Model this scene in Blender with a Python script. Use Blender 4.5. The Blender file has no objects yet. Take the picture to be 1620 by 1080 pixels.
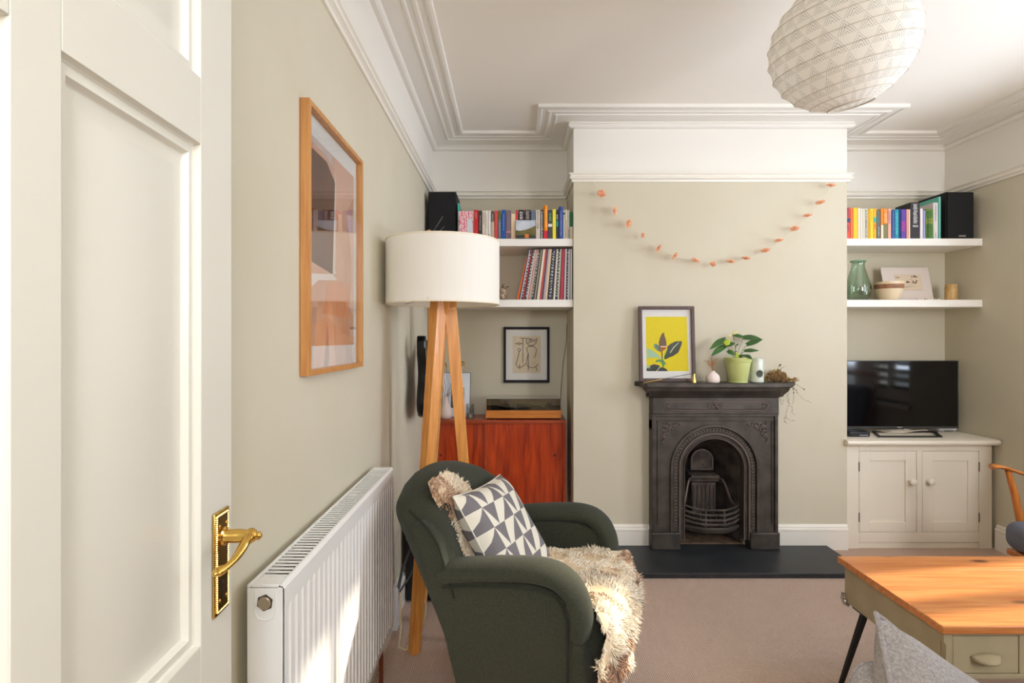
import bpy, bmesh, math, random
from mathutils import Vector, Matrix, noise
random.seed(7)
PI = math.pi
R = math.radians
SC = bpy.context.scene
COL = SC.collection
FP = 875.0      # focal length in pixels of the 1620 px wide frame
EYE = 1.267     # camera height in metres

# ------------------------------------------------------------------ camera, light, exposure
cam_d = bpy.data.cameras.new('camera')
cam = bpy.data.objects.new('camera', cam_d); COL.objects.link(cam)
cam.location = (0, 0, EYE); cam.rotation_euler = (R(90), 0, 0)
cam_d.sensor_width = 36.0; cam_d.lens = FP / 1620 * 36; cam_d.shift_y = -4 / 1620
cam_d.clip_start = 0.02
SC.camera = cam

world = bpy.data.worlds.new('daylight'); SC.world = world
world.use_nodes = True
wbg = world.node_tree.nodes['Background']
wbg.inputs[0].default_value = (0.80, 0.90, 1.0, 1); wbg.inputs[1].default_value = 1.6

def lamp(name, kind, loc, direction, energy, color=(1, 1, 1), size=None, angle=None):
    d = bpy.data.lights.new(name, kind); d.energy = energy; d.color = color
    if kind == 'AREA':
        d.shape = 'RECTANGLE'; d.size, d.size_y = size
    if angle is not None: d.angle = angle
    o = bpy.data.objects.new(name, d); COL.objects.link(o)
    o.location = loc
    o.rotation_euler = Vector(direction).to_track_quat('-Z', 'Y').to_euler()
    return o

lamp('sun', 'SUN', (6, 3, 4), (-1, -0.18, -0.475), 7.0, (1.0, 0.88, 0.70), angle=R(1.6))
lamp('window_daylight', 'AREA', (3.34, 1.80, 1.70), (-1, 0, -0.10), 128, (0.85, 0.975, 1.17), size=(2.5, 1.4))
lamp('hall_fill', 'AREA', (0.1, -1.05, 2.0), (0.15, 1, -0.12), 27, (0.93, 0.975, 1.07), size=(0.8, 0.8))  # added fill lamp behind the camera, shining in through the doorway
lamp('front_fill', 'AREA', (2.58, -0.12, 1.60), (-0.25, 1, -0.02), 27, (0.98, 0.975, 1.02), size=(0.54, 1.25))  # added fill for the right alcove and fireplace, no known source

SC.view_settings.view_transform = 'Standard'
SC.view_settings.look = 'None'
SC.view_settings.gamma = 1.0
SC.view_settings.use_curve_mapping = False
SC.view_settings.exposure = 0.57
SC.cycles.use_denoising = True
SC.cycles.max_bounces = 10
SC.cycles.diffuse_bounces = 6
SC.cycles.caustics_reflective = False
SC.cycles.caustics_refractive = False
SC.cycles.sample_clamp_indirect = 6.0

# ------------------------------------------------------------------ materials
def lin(c):
    r = []
    for v in c:
        v = v / 255.0
        r.append(v / 12.92 if v <= 0.04045 else ((v + 0.055) / 1.055) ** 2.4)
    return (r[0], r[1], r[2], 1.0)

_M = {}
def base_mat(name):
    m = bpy.data.materials.new(name); m.use_nodes = True
    nt = m.node_tree
    return m, nt, nt.nodes['Principled BSDF']

def N(nt, kind, **kw):
    n = nt.nodes.new(kind)
    for k, v in kw.items(): setattr(n, k, v)
    return n

def mathn(nt, op, a, b=None, c=None):
    n = nt.nodes.new('ShaderNodeMath'); n.operation = op
    for i, v in enumerate((a, b, c)):
        if v is None: continue
        if isinstance(v, (int, float)): n.inputs[i].default_value = v
        else: nt.links.new(v, n.inputs[i])
    return n.outputs[0]

def mixc(nt, fac, a, b):
    n = nt.nodes.new('ShaderNodeMix'); n.data_type = 'RGBA'
    if isinstance(fac, (int, float)): n.inputs[0].default_value = fac
    else: nt.links.new(fac, n.inputs[0])
    for i, v in ((6, a), (7, b)):
        if isinstance(v, tuple): n.inputs[i].default_value = v
        else: nt.links.new(v, n.inputs[i])
    return n.outputs[2]

def coords(nt, scale=(1, 1, 1), kind='Object'):
    tc = N(nt, 'ShaderNodeTexCoord'); mp = N(nt, 'ShaderNodeMapping')
    mp.inputs['Scale'].default_value = scale
    nt.links.new(tc.outputs[kind], mp.inputs[0])
    return mp.outputs[0]

def mat(name, rgb, rough=0.6, metal=0.0, rgb2=None, nscale=6.0, stretch=(1, 1, 1), bump=0.0, bscale=200.0,
        sheen=0.0, trans=0.0, ior=1.45, coat=0.0, spec=None, contrast=(0.35, 0.65), detail=4.0):
    if name in _M: return _M[name]
    m, nt, b = base_mat(name)
    b.inputs['Base Color'].default_value = lin(rgb)
    b.inputs['Roughness'].default_value = rough
    b.inputs['Metallic'].default_value = metal
    b.inputs['IOR'].default_value = ior
    if spec is not None: b.inputs['Specular IOR Level'].default_value = spec
    if sheen: b.inputs['Sheen Weight'].default_value = sheen
    if trans: b.inputs['Transmission Weight'].default_value = trans
    if coat: b.inputs['Coat Weight'].default_value = coat
    v = coords(nt, stretch)
    if rgb2 is not None:
        n = N(nt, 'ShaderNodeTexNoise'); n.inputs['Scale'].default_value = nscale; n.inputs['Detail'].default_value = detail
        nt.links.new(v, n.inputs['Vector'])
        cr = N(nt, 'ShaderNodeMapRange')
        cr.inputs[1].default_value, cr.inputs[2].default_value = contrast
        nt.links.new(n.outputs[0], cr.inputs[0])
        nt.links.new(mixc(nt, cr.outputs[0], lin(rgb), lin(rgb2)), b.inputs['Base Color'])
    if bump:
        n2 = N(nt, 'ShaderNodeTexNoise'); n2.inputs['Scale'].default_value = bscale; n2.inputs['Detail'].default_value = 3
        nt.links.new(v, n2.inputs['Vector'])
        bp = N(nt, 'ShaderNodeBump'); bp.inputs['Strength'].default_value = bump; bp.inputs['Distance'].default_value = 0.002
        nt.links.new(n2.outputs[0], bp.inputs['Height']); nt.links.new(bp.outputs[0], b.inputs['Normal'])
    _M[name] = m
    return m

def wood(name, rgb, rgb2, axis=0, rough=0.38, scale=5.0, coat=0.15, knots=False, fine=14.0):
    """grain runs along the given object axis"""
    if name in _M: return _M[name]
    m, nt, b = base_mat(name)
    st = [1.0, 1.0, 1.0]
    for i in range(3):
        if i != axis: st[i] = fine
    v = coords(nt, tuple(st))
    n = N(nt, 'ShaderNodeTexNoise'); n.inputs['Scale'].default_value = scale; n.inputs['Detail'].default_value = 6
    n.inputs['Distortion'].default_value = 0.6
    nt.links.new(v, n.inputs['Vector'])
    mr = N(nt, 'ShaderNodeMapRange'); mr.inputs[1].default_value = 0.32; mr.inputs[2].default_value = 0.7
    nt.links.new(n.outputs[0], mr.inputs[0])
    col = mixc(nt, mr.outputs[0], lin(rgb), lin(rgb2))
    if knots:
        vk = coords(nt, (2.2, 5.5, 5.5))
        vo = N(nt, 'ShaderNodeTexVoronoi'); vo.inputs['Scale'].default_value = 1.35
        nt.links.new(vk, vo.inputs['Vector'])
        k = N(nt, 'ShaderNodeMapRange'); k.inputs[1].default_value = 0.05; k.inputs[2].default_value = 0.13
        k.inputs[3].default_value = 1.0; k.inputs[4].default_value = 0.0
        nt.links.new(vo.outputs[0], k.inputs[0])
        col = mixc(nt, k.outputs[0], col, lin((84, 42, 18)))
    nt.links.new(col, b.inputs['Base Color'])
    b.inputs['Roughness'].default_value = rough
    b.inputs['Coat Weight'].default_value = coat
    bp = N(nt, 'ShaderNodeBump'); bp.inputs['Strength'].default_value = 0.12; bp.inputs['Distance'].default_value = 0.001
    nt.links.new(n.outputs[0], bp.inputs['Height']); nt.links.new(bp.outputs[0], b.inputs['Normal'])
    _M[name] = m
    return m

def thin_glass(name='thin_glass', tint=(1, 1, 1, 1), strength=1.0):
    if name in _M: return _M[name]
    m = bpy.data.materials.new(name); m.use_nodes = True
    nt = m.node_tree; nt.nodes.clear()
    o = N(nt, 'ShaderNodeOutputMaterial'); t = N(nt, 'ShaderNodeBsdfTransparent'); g = N(nt, 'ShaderNodeBsdfGlossy')
    t.inputs[0].default_value = tint; g.inputs['Roughness'].default_value = 0.02
    fr = N(nt, 'ShaderNodeLayerWeight'); fr.inputs[0].default_value = 0.5
    mx = N(nt, 'ShaderNodeMixShader')
    f5 = mathn(nt, 'POWER', fr.outputs['Facing'], 4.0)
    nt.links.new(mathn(nt, 'MULTIPLY', mathn(nt, 'ADD', mathn(nt, 'MULTIPLY', f5, 0.9), 0.045), strength), mx.inputs[0])
    nt.links.new(t.outputs[0], mx.inputs[1]); nt.links.new(g.outputs[0], mx.inputs[2]); nt.links.new(mx.outputs[0], o.inputs[0])
    _M[name] = m
    return m

def carpet_mat():
    m, nt, b = base_mat('ribbed_carpet')
    v = coords(nt, (1, 1, 1))
    sep = N(nt, 'ShaderNodeSeparateXYZ'); nt.links.new(v, sep.inputs[0])
    rib = mathn(nt, 'ABSOLUTE', mathn(nt, 'SINE', mathn(nt, 'MULTIPLY', sep.outputs[0], PI / 0.0075)))
    row = mathn(nt, 'ABSOLUTE', mathn(nt, 'SINE', mathn(nt, 'MULTIPLY', sep.outputs[1], PI / 0.0085)))
    hgt = mathn(nt, 'MULTIPLY', rib, mathn(nt, 'ADD', mathn(nt, 'MULTIPLY', row, 0.6), 0.4))
    n = N(nt, 'ShaderNodeTexNoise'); n.inputs['Scale'].default_value = 90; nt.links.new(v, n.inputs['Vector'])
    f = mathn(nt, 'ADD', mathn(nt, 'MULTIPLY', hgt, 0.75), mathn(nt, 'MULTIPLY', n.outputs[0], 0.35))
    col = mixc(nt, f, lin((160, 131, 112)), lin((230, 205, 188)))
    nt.links.new(col, b.inputs['Base Color'])
    b.inputs['Roughness'].default_value = 0.95
    b.inputs['Specular IOR Level'].default_value = 0.1
    bp = N(nt, 'ShaderNodeBump'); bp.inputs['Strength'].default_value = 0.8; bp.inputs['Distance'].default_value = 0.003
    nt.links.new(hgt, bp.inputs['Height']); nt.links.new(bp.outputs[0], b.inputs['Normal'])
    return m

def uv_pattern_cushion():
    m, nt, b = base_mat('triangle_print_cotton')
    tc = N(nt, 'ShaderNodeTexCoord'); sep = N(nt, 'ShaderNodeSeparateXYZ'); nt.links.new(tc.outputs['UV'], sep.inputs[0])
    u, v = sep.outputs[0], sep.outputs[1]
    a = mathn(nt, 'MULTIPLY', u, 5.6)
    c = mathn(nt, 'MULTIPLY', v, 5.6)
    fa, fc = mathn(nt, 'FRACT', mathn(nt, 'ADD', a, 20.3)), mathn(nt, 'SUBTRACT', 1.0, mathn(nt, 'FRACT', mathn(nt, 'ADD', c, 20.4)))
    odd = mathn(nt, 'MODULO', mathn(nt, 'FLOOR', mathn(nt, 'ADD', a, 20.3)), 2)
    ka = mathn(nt, 'GREATER_THAN', mathn(nt, 'ADD', fa, fc), 1.0)
    kb = mathn(nt, 'LESS_THAN', mathn(nt, 'MULTIPLY', mathn(nt, 'ABSOLUTE', mathn(nt, 'SUBTRACT', fa, 0.5)), 2.0), mathn(nt, 'SUBTRACT', 1.0, fc))
    k = mathn(nt, 'ADD', mathn(nt, 'MULTIPLY', ka, mathn(nt, 'SUBTRACT', 1.0, odd)), mathn(nt, 'MULTIPLY', kb, odd))
    nt.links.new(mixc(nt, k, lin((226, 220, 204)), lin((118, 113, 116))), b.inputs['Base Color'])
    n = N(nt, 'ShaderNodeTexNoise'); n.inputs['Scale'].default_value = 500
    nt.links.new(tc.outputs['Object'], n.inputs['Vector'])
    bp = N(nt, 'ShaderNodeBump'); bp.inputs['Strength'].default_value = 0.25; bp.inputs['Distance'].default_value = 0.001
    nt.links.new(n.outputs[0], bp.inputs['Height']); nt.links.new(bp.outputs[0], b.inputs['Normal'])
    b.inputs['Roughness'].default_value = 0.9
    return m

def globe_mat():
    m, nt, b = base_mat('printed_shade_cotton')
    tc = N(nt, 'ShaderNodeTexCoord'); sep = N(nt, 'ShaderNodeSeparateXYZ'); nt.links.new(tc.outputs['UV'], sep.inputs[0])
    u = mathn(nt, 'MULTIPLY', sep.outputs[0], 24); v = mathn(nt, 'MULTIPLY', sep.outputs[1], 9)
    row = mathn(nt, 'FLOOR', v)
    wob = N(nt, 'ShaderNodeTexNoise'); wob.inputs['Scale'].default_value = 5; nt.links.new(tc.outputs['Object'], wob.inputs['Vector'])
    u2 = mathn(nt, 'ADD', mathn(nt, 'ADD', u, mathn(nt, 'MULTIPLY', row, 0.5)), mathn(nt, 'MULTIPLY', wob.outputs[0], 0.9))
    fu = mathn(nt, 'FRACT', u2); fv = mathn(nt, 'FRACT', v)
    d = mathn(nt, 'ADD', mathn(nt, 'MULTIPLY', mathn(nt, 'ABSOLUTE', mathn(nt, 'SUBTRACT', fu, 0.5)), 2), mathn(nt, 'MULTIPLY', fv, 1.0))
    inside = mathn(nt, 'LESS_THAN', d, 0.98)
    lines = mathn(nt, 'GREATER_THAN', mathn(nt, 'FRACT', mathn(nt, 'MULTIPLY', d, 4.0)), 0.72)
    dots = mathn(nt, 'GREATER_THAN', mathn(nt, 'FRACT', mathn(nt, 'MULTIPLY', v, 11.0)), 0.38)
    k = mathn(nt, 'MULTIPLY', mathn(nt, 'MULTIPLY', inside, lines), dots)
    k = mathn(nt, 'MULTIPLY', k, 0.8)
    col = mixc(nt, k, lin((250, 246, 238)), lin((92, 90, 96)))
    out = nt.nodes['Material Output']
    df = N(nt, 'ShaderNodeBsdfDiffuse'); tr = N(nt, 'ShaderNodeBsdfTranslucent'); mx = N(nt, 'ShaderNodeMixShader')
    nt.links.new(col, df.inputs[0]); nt.links.new(col, tr.inputs[0]); mx.inputs[0].default_value = 0.35
    nt.links.new(df.outputs[0], mx.inputs[1]); nt.links.new(tr.outputs[0], mx.inputs[2]); nt.links.new(mx.outputs[0], out.inputs[0])
    return m

def translucent(name, rgb, fac=0.35, stretch=(1, 1, 1), rgb2=None, scale=60):
    m = bpy.data.materials.new(name); m.use_nodes = True; nt = m.node_tree; nt.nodes.clear()
    out = N(nt, 'ShaderNodeOutputMaterial')
    df = N(nt, 'ShaderNodeBsdfDiffuse'); tr = N(nt, 'ShaderNodeBsdfTranslucent'); mx = N(nt, 'ShaderNodeMixShader')
    n = N(nt, 'ShaderNodeTexNoise'); n.inputs['Scale'].default_value = scale; nt.links.new(coords(nt, stretch), n.inputs['Vector'])
    col = mixc(nt, n.outputs[0], lin(rgb), lin(rgb2 or rgb))
    nt.links.new(col, df.inputs[0]); nt.links.new(col, tr.inputs[0]); mx.inputs[0].default_value = fac
    nt.links.new(df.outputs[0], mx.inputs[1]); nt.links.new(tr.outputs[0], mx.inputs[2]); nt.links.new(mx.outputs[0], out.inputs[0])
    return m

def attr_mat(name, rough=0.9):
    m, nt, b = base_mat(name)
    a = N(nt, 'ShaderNodeAttribute'); a.attribute_name = 'Col'
    nt.links.new(a.outputs[0], b.inputs['Base Color'])
    b.inputs['Roughness'].default_value = rough; b.inputs['Specular IOR Level'].default_value = 0.15
    b.inputs['Sheen Weight'].default_value = 0.3
    return m

# ------------------------------------------------------------------ mesh helpers
class MB:
    def __init__(s): s.v = []; s.f = []; s.m = []; s.uv = None
    def add(s, vs, fs, mi=0, T=None):
        o = len(s.v)
        s.v += [tuple(T @ Vector(p)) if T is not None else tuple(p) for p in vs]
        s.f += [tuple(i + o for i in f) for f in fs]; s.m += [mi] * len(fs)
        return s
    def box(s, x0, x1, y0, y1, z0, z1, mi=0, T=None):
        if x0 > x1: x0, x1 = x1, x0
        if y0 > y1: y0, y1 = y1, y0
        if z0 > z1: z0, z1 = z1, z0
        vs = [(x0, y0, z0), (x1, y0, z0), (x1, y1, z0), (x0, y1, z0), (x0, y0, z1), (x1, y0, z1), (x1, y1, z1), (x0, y1, z1)]
        fs = [(0, 3, 2, 1), (4, 5, 6, 7), (0, 1, 5, 4), (1, 2, 6, 5), (2, 3, 7, 6), (3, 0, 4, 7)]
        return s.add(vs, fs, mi, T)
    def prism(s, poly, axis, c0, c1, mi=0, T=None):
        def p3(a, b, c): return {'x': (c, a, b), 'y': (a, c, b), 'z': (a, b, c)}[axis]
        n = len(poly)
        area = sum(poly[i][0] * poly[(i + 1) % n][1] - poly[(i + 1) % n][0] * poly[i][1] for i in range(n))
        if (area < 0) != (axis == 'y'): poly = poly[::-1]
        vs = [p3(a, b, c0) for a, b in poly] + [p3(a, b, c1) for a, b in poly]
        if c0 > c1: vs = vs[n:] + vs[:n]
        fs = [tuple(range(n))[::-1], tuple(range(n, 2 * n))] + [(i, (i + 1) % n, n + (i + 1) % n, n + i) for i in range(n)]
        return s.add(vs, fs, mi, T)
    def lathe(s, prof, n=24, c=(0, 0, 0), mi=0, T=None, caps=True, sx=1, sy=1):
        vs, fs = [], []
        for r, z in prof:
            for i in range(n):
                a = 2 * PI * i / n
                vs.append((c[0] + r * sx * math.cos(a), c[1] + r * sy * math.sin(a), c[2] + z))
        for j in range(len(prof) - 1):
            for i in range(n):
                k = (i + 1) % n
                fs.append((j * n + i, j * n + k, (j + 1) * n + k, (j + 1) * n + i))
        if caps:
            fs.append(tuple(range(n))[::-1]); L = (len(prof) - 1) * n
            fs.append(tuple(range(L, L + n)))
        return s.add(vs, fs, mi, T)
    def tube(s, pts, r, n=8, mi=0, T=None, closed=False, flat=1.0):
        pts = [Vector(p) for p in pts]; L = len(pts)
        rr = r if isinstance(r, (list, tuple)) else [r] * L
        vs, fs = [], []
        up = None
        for i, p in enumerate(pts):
            if closed: t = pts[(i + 1) % L] - pts[i - 1]
            else: t = pts[min(i + 1, L - 1)] - pts[max(i - 1, 0)]
            if t.length < 1e-9: t = Vector((0, 0, 1))
            t.normalize()
            if up is None:
                up = Vector((0, 0, 1)) if abs(t.z) < 0.9 else Vector((0, 1, 0))
            a = (up - t * up.dot(t))
            if a.length < 1e-6: a = t.orthogonal()
            a.normalize(); up = a; b = t.cross(a)
            for k in range(n):
                th = 2 * PI * k / n
                vs.append(p + (a * math.cos(th) * flat + b * math.sin(th)) * rr[i])
        for i in range(L if closed else L - 1):
            j = (i + 1) % L
            for k in range(n):
                q = (k + 1) % n
                fs.append((i * n + k, i * n + q, j * n + q, j * n + k))
        if not closed:
            fs.append(tuple(range(n))[::-1]); fs.append(tuple(range((L - 1) * n, L * n)))
        return s.add(vs, fs, mi, T)
    def beam(s, p0, p1, w, d, up=(0, 0, 1), mi=0, w1=None, d1=None):
        """square bar from p0 to p1; w across, d along up"""
        p0, p1 = Vector(p0), Vector(p1); t = (p1 - p0).normalized(); u = Vector(up)
        u = (u - t * u.dot(t)).normalized(); a = t.cross(u)
        vs = []
        for p, ww, dd in ((p0, w, d), (p1, w1 or w, d1 or d)):
            for sa, su in ((-1, -1), (1, -1), (1, 1), (-1, 1)): vs.append(p + a * sa * ww / 2 + u * su * dd / 2)
        fs = [(3, 2, 1, 0), (4, 5, 6, 7), (0, 1, 5, 4), (1, 2, 6, 5), (2, 3, 7, 6), (3, 0, 4, 7)]
        return s.add(vs, fs, mi)
    def grid(s, fn, nu, nv, mi=0, T=None, flip=False):
        vs = [fn(i / nu, j / nv) for j in range(nv + 1) for i in range(nu + 1)]
        fs = []
        for j in range(nv):
            for i in range(nu):
                a = j * (nu + 1) + i; q = (a, a + 1, a + nu + 2, a + nu + 1)
                fs.append(q[::-1] if flip else q)
        return s.add(vs, fs, mi, T)
    def rbox(s, hx, hy, hz, r, n=10, deform=None, mi=0, T=None):
        """rounded box of half sizes hx hy hz"""
        key = {}; vs = []; fs = []
        h = (hx, hy, hz)
        def ticks(k):
            rr = min(r, h[k]); out = []
            m = max(2, n // 3)
            for i in range(m + 1): out.append(-h[k] + rr * (1 - math.cos(PI / 2 * i / m)) if False else -h[k] + rr * i / m)
            inner = max(1, n - 2 * (n // 3))
            a, b = -h[k] + rr, h[k] - rr
            if b - a > 1e-6:
                for i in range(1, inner): out.append(a + (b - a) * i / inner)
                out.append(b)
            for i in range(1, m + 1): out.append(h[k] - rr + rr * i / m)
            return out
        tk = [ticks(0), ticks(1), ticks(2)]
        def vid(p):
            q = tuple(round(c, 6) for c in p)
            if q in key: return key[q]
            inn = Vector([max(-(h[i] - min(r, h[i])), min(h[i] - min(r, h[i]), p[i])) for i in range(3)])
            d = Vector(p) - inn
            w = inn + d.normalized() * r if d.length > 1e-9 else Vector(p)
            if deform: w = Vector(deform(w))
            key[q] = len(vs); vs.append(w); return key[q]
        for ax in range(3):
            a, b = (ax + 1) % 3, (ax + 2) % 3
            for sg in (-1, 1):
                for i in range(len(tk[a]) - 1):
                    for j in range(len(tk[b]) - 1):
                        q = []
                        for u, w in ((tk[a][i], tk[b][j]), (tk[a][i + 1], tk[b][j]), (tk[a][i + 1], tk[b][j + 1]), (tk[a][i], tk[b][j + 1])):
                            p = [0, 0, 0]; p[ax] = sg * h[ax]; p[a] = u; p[b] = w; q.append(vid(p))
                        fs.append(tuple(q) if sg > 0 else tuple(q[::-1]))
        return s.add(vs, fs, mi, T)
    def ball(s, c, r, n=8, mi=0, sc=(1, 1, 1), T=None):
        prof = [(max(1e-4, math.sin(PI * i / n)) * r, -math.cos(PI * i / n) * r) for i in range(n + 1)]
        vs, fs = [], []
        m = n + 4
        for rr, z in prof:
            for i in range(m):
                a = 2 * PI * i / m
                vs.append((c[0] + rr * math.cos(a) * sc[0], c[1] + rr * math.sin(a) * sc[1], c[2] + z * sc[2]))
        for j in range(n):
            for i in range(m):
                k = (i + 1) % m
                fs.append((j * m + i, j * m + k, (j + 1) * m + k, (j + 1) * m + i))
        return s.add(vs, fs, mi, T)
    def build(s, name, mats, parent=None, loc=None, bev=0.0, seg=2, smooth=True, ang=38, cols=None, uv=None):
        me = bpy.data.meshes.new(name)
        me.from_pydata([tuple(p) for p in s.v], [], s.f); me.update()
        if not isinstance(mats, (list, tuple)): mats = [mats]
        for m in mats: me.materials.append(m)
        if len(mats) > 1: me.polygons.foreach_set('material_index', s.m)
        if smooth:
            me.shade_smooth(); me.set_sharp_from_angle(angle=R(ang))
        if cols is not None:
            at = me.color_attributes.new('Col', 'FLOAT_COLOR', 'POINT')
            flat = [c for q in cols for c in (q[0], q[1], q[2], 1.0)]
            at.data.foreach_set('color', flat)
        if uv is not None:
            ul = me.uv_layers.new(name='UVMap')
            fl = []
            for li in range(len(me.loops)):
                q = uv[me.loops[li].vertex_index]; fl += [q[0], q[1]]
            ul.data.foreach_set('uv', fl)
        o = bpy.data.objects.new(name, me); COL.objects.link(o)
        if parent is not None: o.parent = parent
        if loc is not None: o.location = loc
        if bev:
            b = o.modifiers.new('bevel', 'BEVEL'); b.width = bev; b.segments = seg; b.limit_method = 'ANGLE'; b.angle_limit = R(40)
            if smooth: b.harden_normals = False
        return o

def tag(o, label, cat, group=None, kind=None):
    if label: o['label'] = label
    if cat: o['category'] = cat
    if group: o['group'] = group
    if kind: o['kind'] = kind
    return o

def thing(name, label, cat, loc=(0, 0, 0), rot=(0, 0, 0), group=None):
    o = bpy.data.objects.new(name, None); COL.objects.link(o)
    o.empty_display_size = 0.05
    o.location = loc; o.rotation_euler = rot
    return tag(o, label, cat, group)

def struct(name, mb, mats, parent=None, **kw):
    o = mb.build(name, mats, parent, **kw)
    if parent is None: o['kind'] = 'structure'
    return o

def at(px, py, D):
    return Vector(((px - 810) / FP * D, D, EYE - (py - 536) / FP * D))

def copy_part(o, parent=None, loc=None):
    c = o.copy(); COL.objects.link(c)
    if parent is not None: c.parent = parent
    if loc is not None: c.location = loc
    return c
# ------------------------------------------------------------------ palette
PAINT = mat('wall_paint', (210, 203, 182), 0.85, rgb2=(206, 198, 176), nscale=2.5, bump=0.05, bscale=400)
WHITE = mat('white_wall_paint', (236, 232, 224), 0.8, bump=0.04, bscale=350)
CEIL = mat('ceiling_paint', (244, 239, 230), 0.9, bump=0.05, bscale=300)
GLOSS = mat('white_gloss_paint', (238, 233, 222), 0.32, bump=0.03, bscale=120)
DOORP = mat('door_gloss_paint', (222, 218, 206), 0.30, bump=0.03, bscale=90)
SHELFP = mat('shelf_white_paint', (240, 236, 228), 0.45)
CABP = mat('cabinet_cream_paint', (234, 225, 208), 0.42, bump=0.03, bscale=60)
RADP = mat('radiator_enamel', (234, 233, 230), 0.28)
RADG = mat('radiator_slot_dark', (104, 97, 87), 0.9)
BRASS = mat('polished_brass', (224, 184, 98), 0.16, 1.0)
BRASSD = mat('brass_patina', (150, 112, 48), 0.3, 1.0)
CHROME = mat('chrome', (200, 200, 200), 0.15, 1.0)
IRON = mat('cast_iron', (64, 59, 54), 0.45, 0.35, rgb2=(84, 77, 70), nscale=14, bump=0.25, bscale=160)
IRONS = mat('cast_iron_sooty', (52, 45, 42), 0.7, 0.2, rgb2=(96, 86, 78), nscale=12, bump=0.3, bscale=120)
IRONH = mat('cast_iron_pale', (104, 92, 86), 0.4, 0.5, bump=0.2, bscale=200)  # paler iron tone for raised ornament and ribs
SLATE = mat('hearth_slate', (40, 42, 45), 0.42, rgb2=(50, 52, 54), nscale=8, bump=0.15, bscale=60)
OAK = wood('oak_leg', (226, 158, 78), (200, 126, 54), axis=2, rough=0.4)
OAKL = wood('oak_leg_lit', (232, 178, 104), (206, 146, 76), axis=2, rough=0.4)  # paler oak copy, window light on a lamp leg put into the colour
OAKF = wood('oak_frame', (206, 148, 84), (182, 120, 60), axis=2, rough=0.45)
TEAK = wood('teak_panel', (196, 70, 16), (140, 38, 4), axis=2, rough=0.33, scale=4, coat=0.3, fine=10)
TEAKX = wood('teak_edge', (176, 74, 30), (132, 46, 16), axis=0, rough=0.35, scale=5, coat=0.25)
PINE = wood('pine_top', (216, 146, 84), (188, 108, 52), axis=0, rough=0.36, scale=3.4, coat=0.2, knots=True, fine=20)
PLINTH = wood('turntable_wood', (206, 128, 46), (178, 100, 30), axis=0, rough=0.35)
BEECH = wood('honey_beech', (204, 124, 50), (170, 92, 30), axis=2, rough=0.3, coat=0.4)
SAGE = mat('sage_table_paint', (172, 160, 130), 0.6, rgb2=(164, 152, 122), nscale=10)
BLACK = mat('black_plastic', (24, 24, 26), 0.4)
BLACKM = mat('black_matt', (30, 29, 30), 0.75, bump=0.1, bscale=300)
BLACKG = mat('black_gloss', (10, 10, 12), 0.08, spec=0.6)
CLOTHBLK = mat('speaker_grille_cloth', (34, 34, 36), 0.95, rgb2=(22, 22, 24), nscale=300, bump=0.5, bscale=600)
GREEN = mat('dark_green_wool', (57, 59, 44), 0.95, rgb2=(40, 42, 31), nscale=260, bump=0.5, bscale=500, sheen=0.05, contrast=(0.3, 0.7))
GREENP = mat('dark_green_piping', (36, 38, 29), 0.95)
GREYF = mat('light_grey_weave', (176, 170, 168), 0.95, rgb2=(138, 132, 130), nscale=230, bump=0.5, bscale=420, contrast=(0.3, 0.7))
BLUEG = mat('blue_grey_wool', (120, 122, 134), 0.95, rgb2=(98, 100, 112), nscale=240, bump=0.4, bscale=420)
CREAMC = mat('cream_plastic', (228, 222, 206), 0.5)
PAPER = mat('white_paper', (238, 236, 232), 0.8)
CREAMP = mat('cream_paper', (230, 218, 198), 0.85)
CERW = mat('white_ceramic', (238, 232, 226), 0.35)
PANE = thin_glass('picture_glass', strength=0.9)
CARPET = carpet_mat()

# ------------------------------------------------------------------ room shell
XL, XR, YA, YB, ZC = -0.535, 2.927, 3.74, 3.34, 2.592
BX0, BX1 = 0.372, 2.023
ZR = 2.232    # above the picture rail the walls are white
YF = 0.05     # room side of the doorway wall

def wall(name, segs):
    """segs: boxes; painted below the rail, white above"""
    mb = MB()
    for x0, x1, y0, y1, z0, z1 in segs:
        if z0 < ZR < z1:
            mb.box(x0, x1, y0, y1, z0, ZR, 0); mb.box(x0, x1, y0, y1, ZR, z1, 1)
        else: mb.box(x0, x1, y0, y1, z0, z1, 0 if z1 <= ZR else 1)
    return struct(name, mb, [PAINT, WHITE], smooth=False)

struct('floor', MB().box(XL - .12, XR + .5, -1.3, YA + .12, -0.06, 0), CARPET, smooth=False)
struct('ceiling', MB().box(XL - .12, XR + .3, -1.3, YA + .12, ZC, ZC + .08), CEIL, smooth=False)
wall('wall_left', [(XL - .12, XL, -1.3, YA, 0, ZC)])
wall('wall_back', [(XL - .12, XR + .25, YA, YA + .12, 0, ZC)])
# chimney breast with the hole the fireplace sits in
FX = 1.198
wall('wall_chimney_breast', [(BX0, FX - .20, YB, YA, 0, ZC), (FX + .20, BX1, YB, YA, 0, ZC),
                             (FX - .20, FX + .20, YB, YA, 0.735, ZC), (FX - .20, FX + .20, YB + .30, YA, 0, 0.735)])
WY0, WY1, WZ0, WZ1 = 0.50, 3.04, 0.78, 2.26
wall('wall_right', [(XR, XR + .25, WY1, YA, 0, ZC), (XR, XR + .25, -.1, WY0, 0, ZC),
                    (XR, XR + .25, WY0, WY1, 0, WZ0), (XR, XR + .25, WY0, WY1, WZ1, ZC)])
wall('wall_front', [(.46, 2.30, YF - .12, YF, 0, ZC), (2.86, XR, YF - .12, YF, 0, ZC), (2.30, 2.86, YF - .12, YF, 0, .94), (2.30, 2.86, YF - .12, YF, 2.26, ZC), (XL, .46, YF - .12, YF, 2.06, ZC)])
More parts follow.
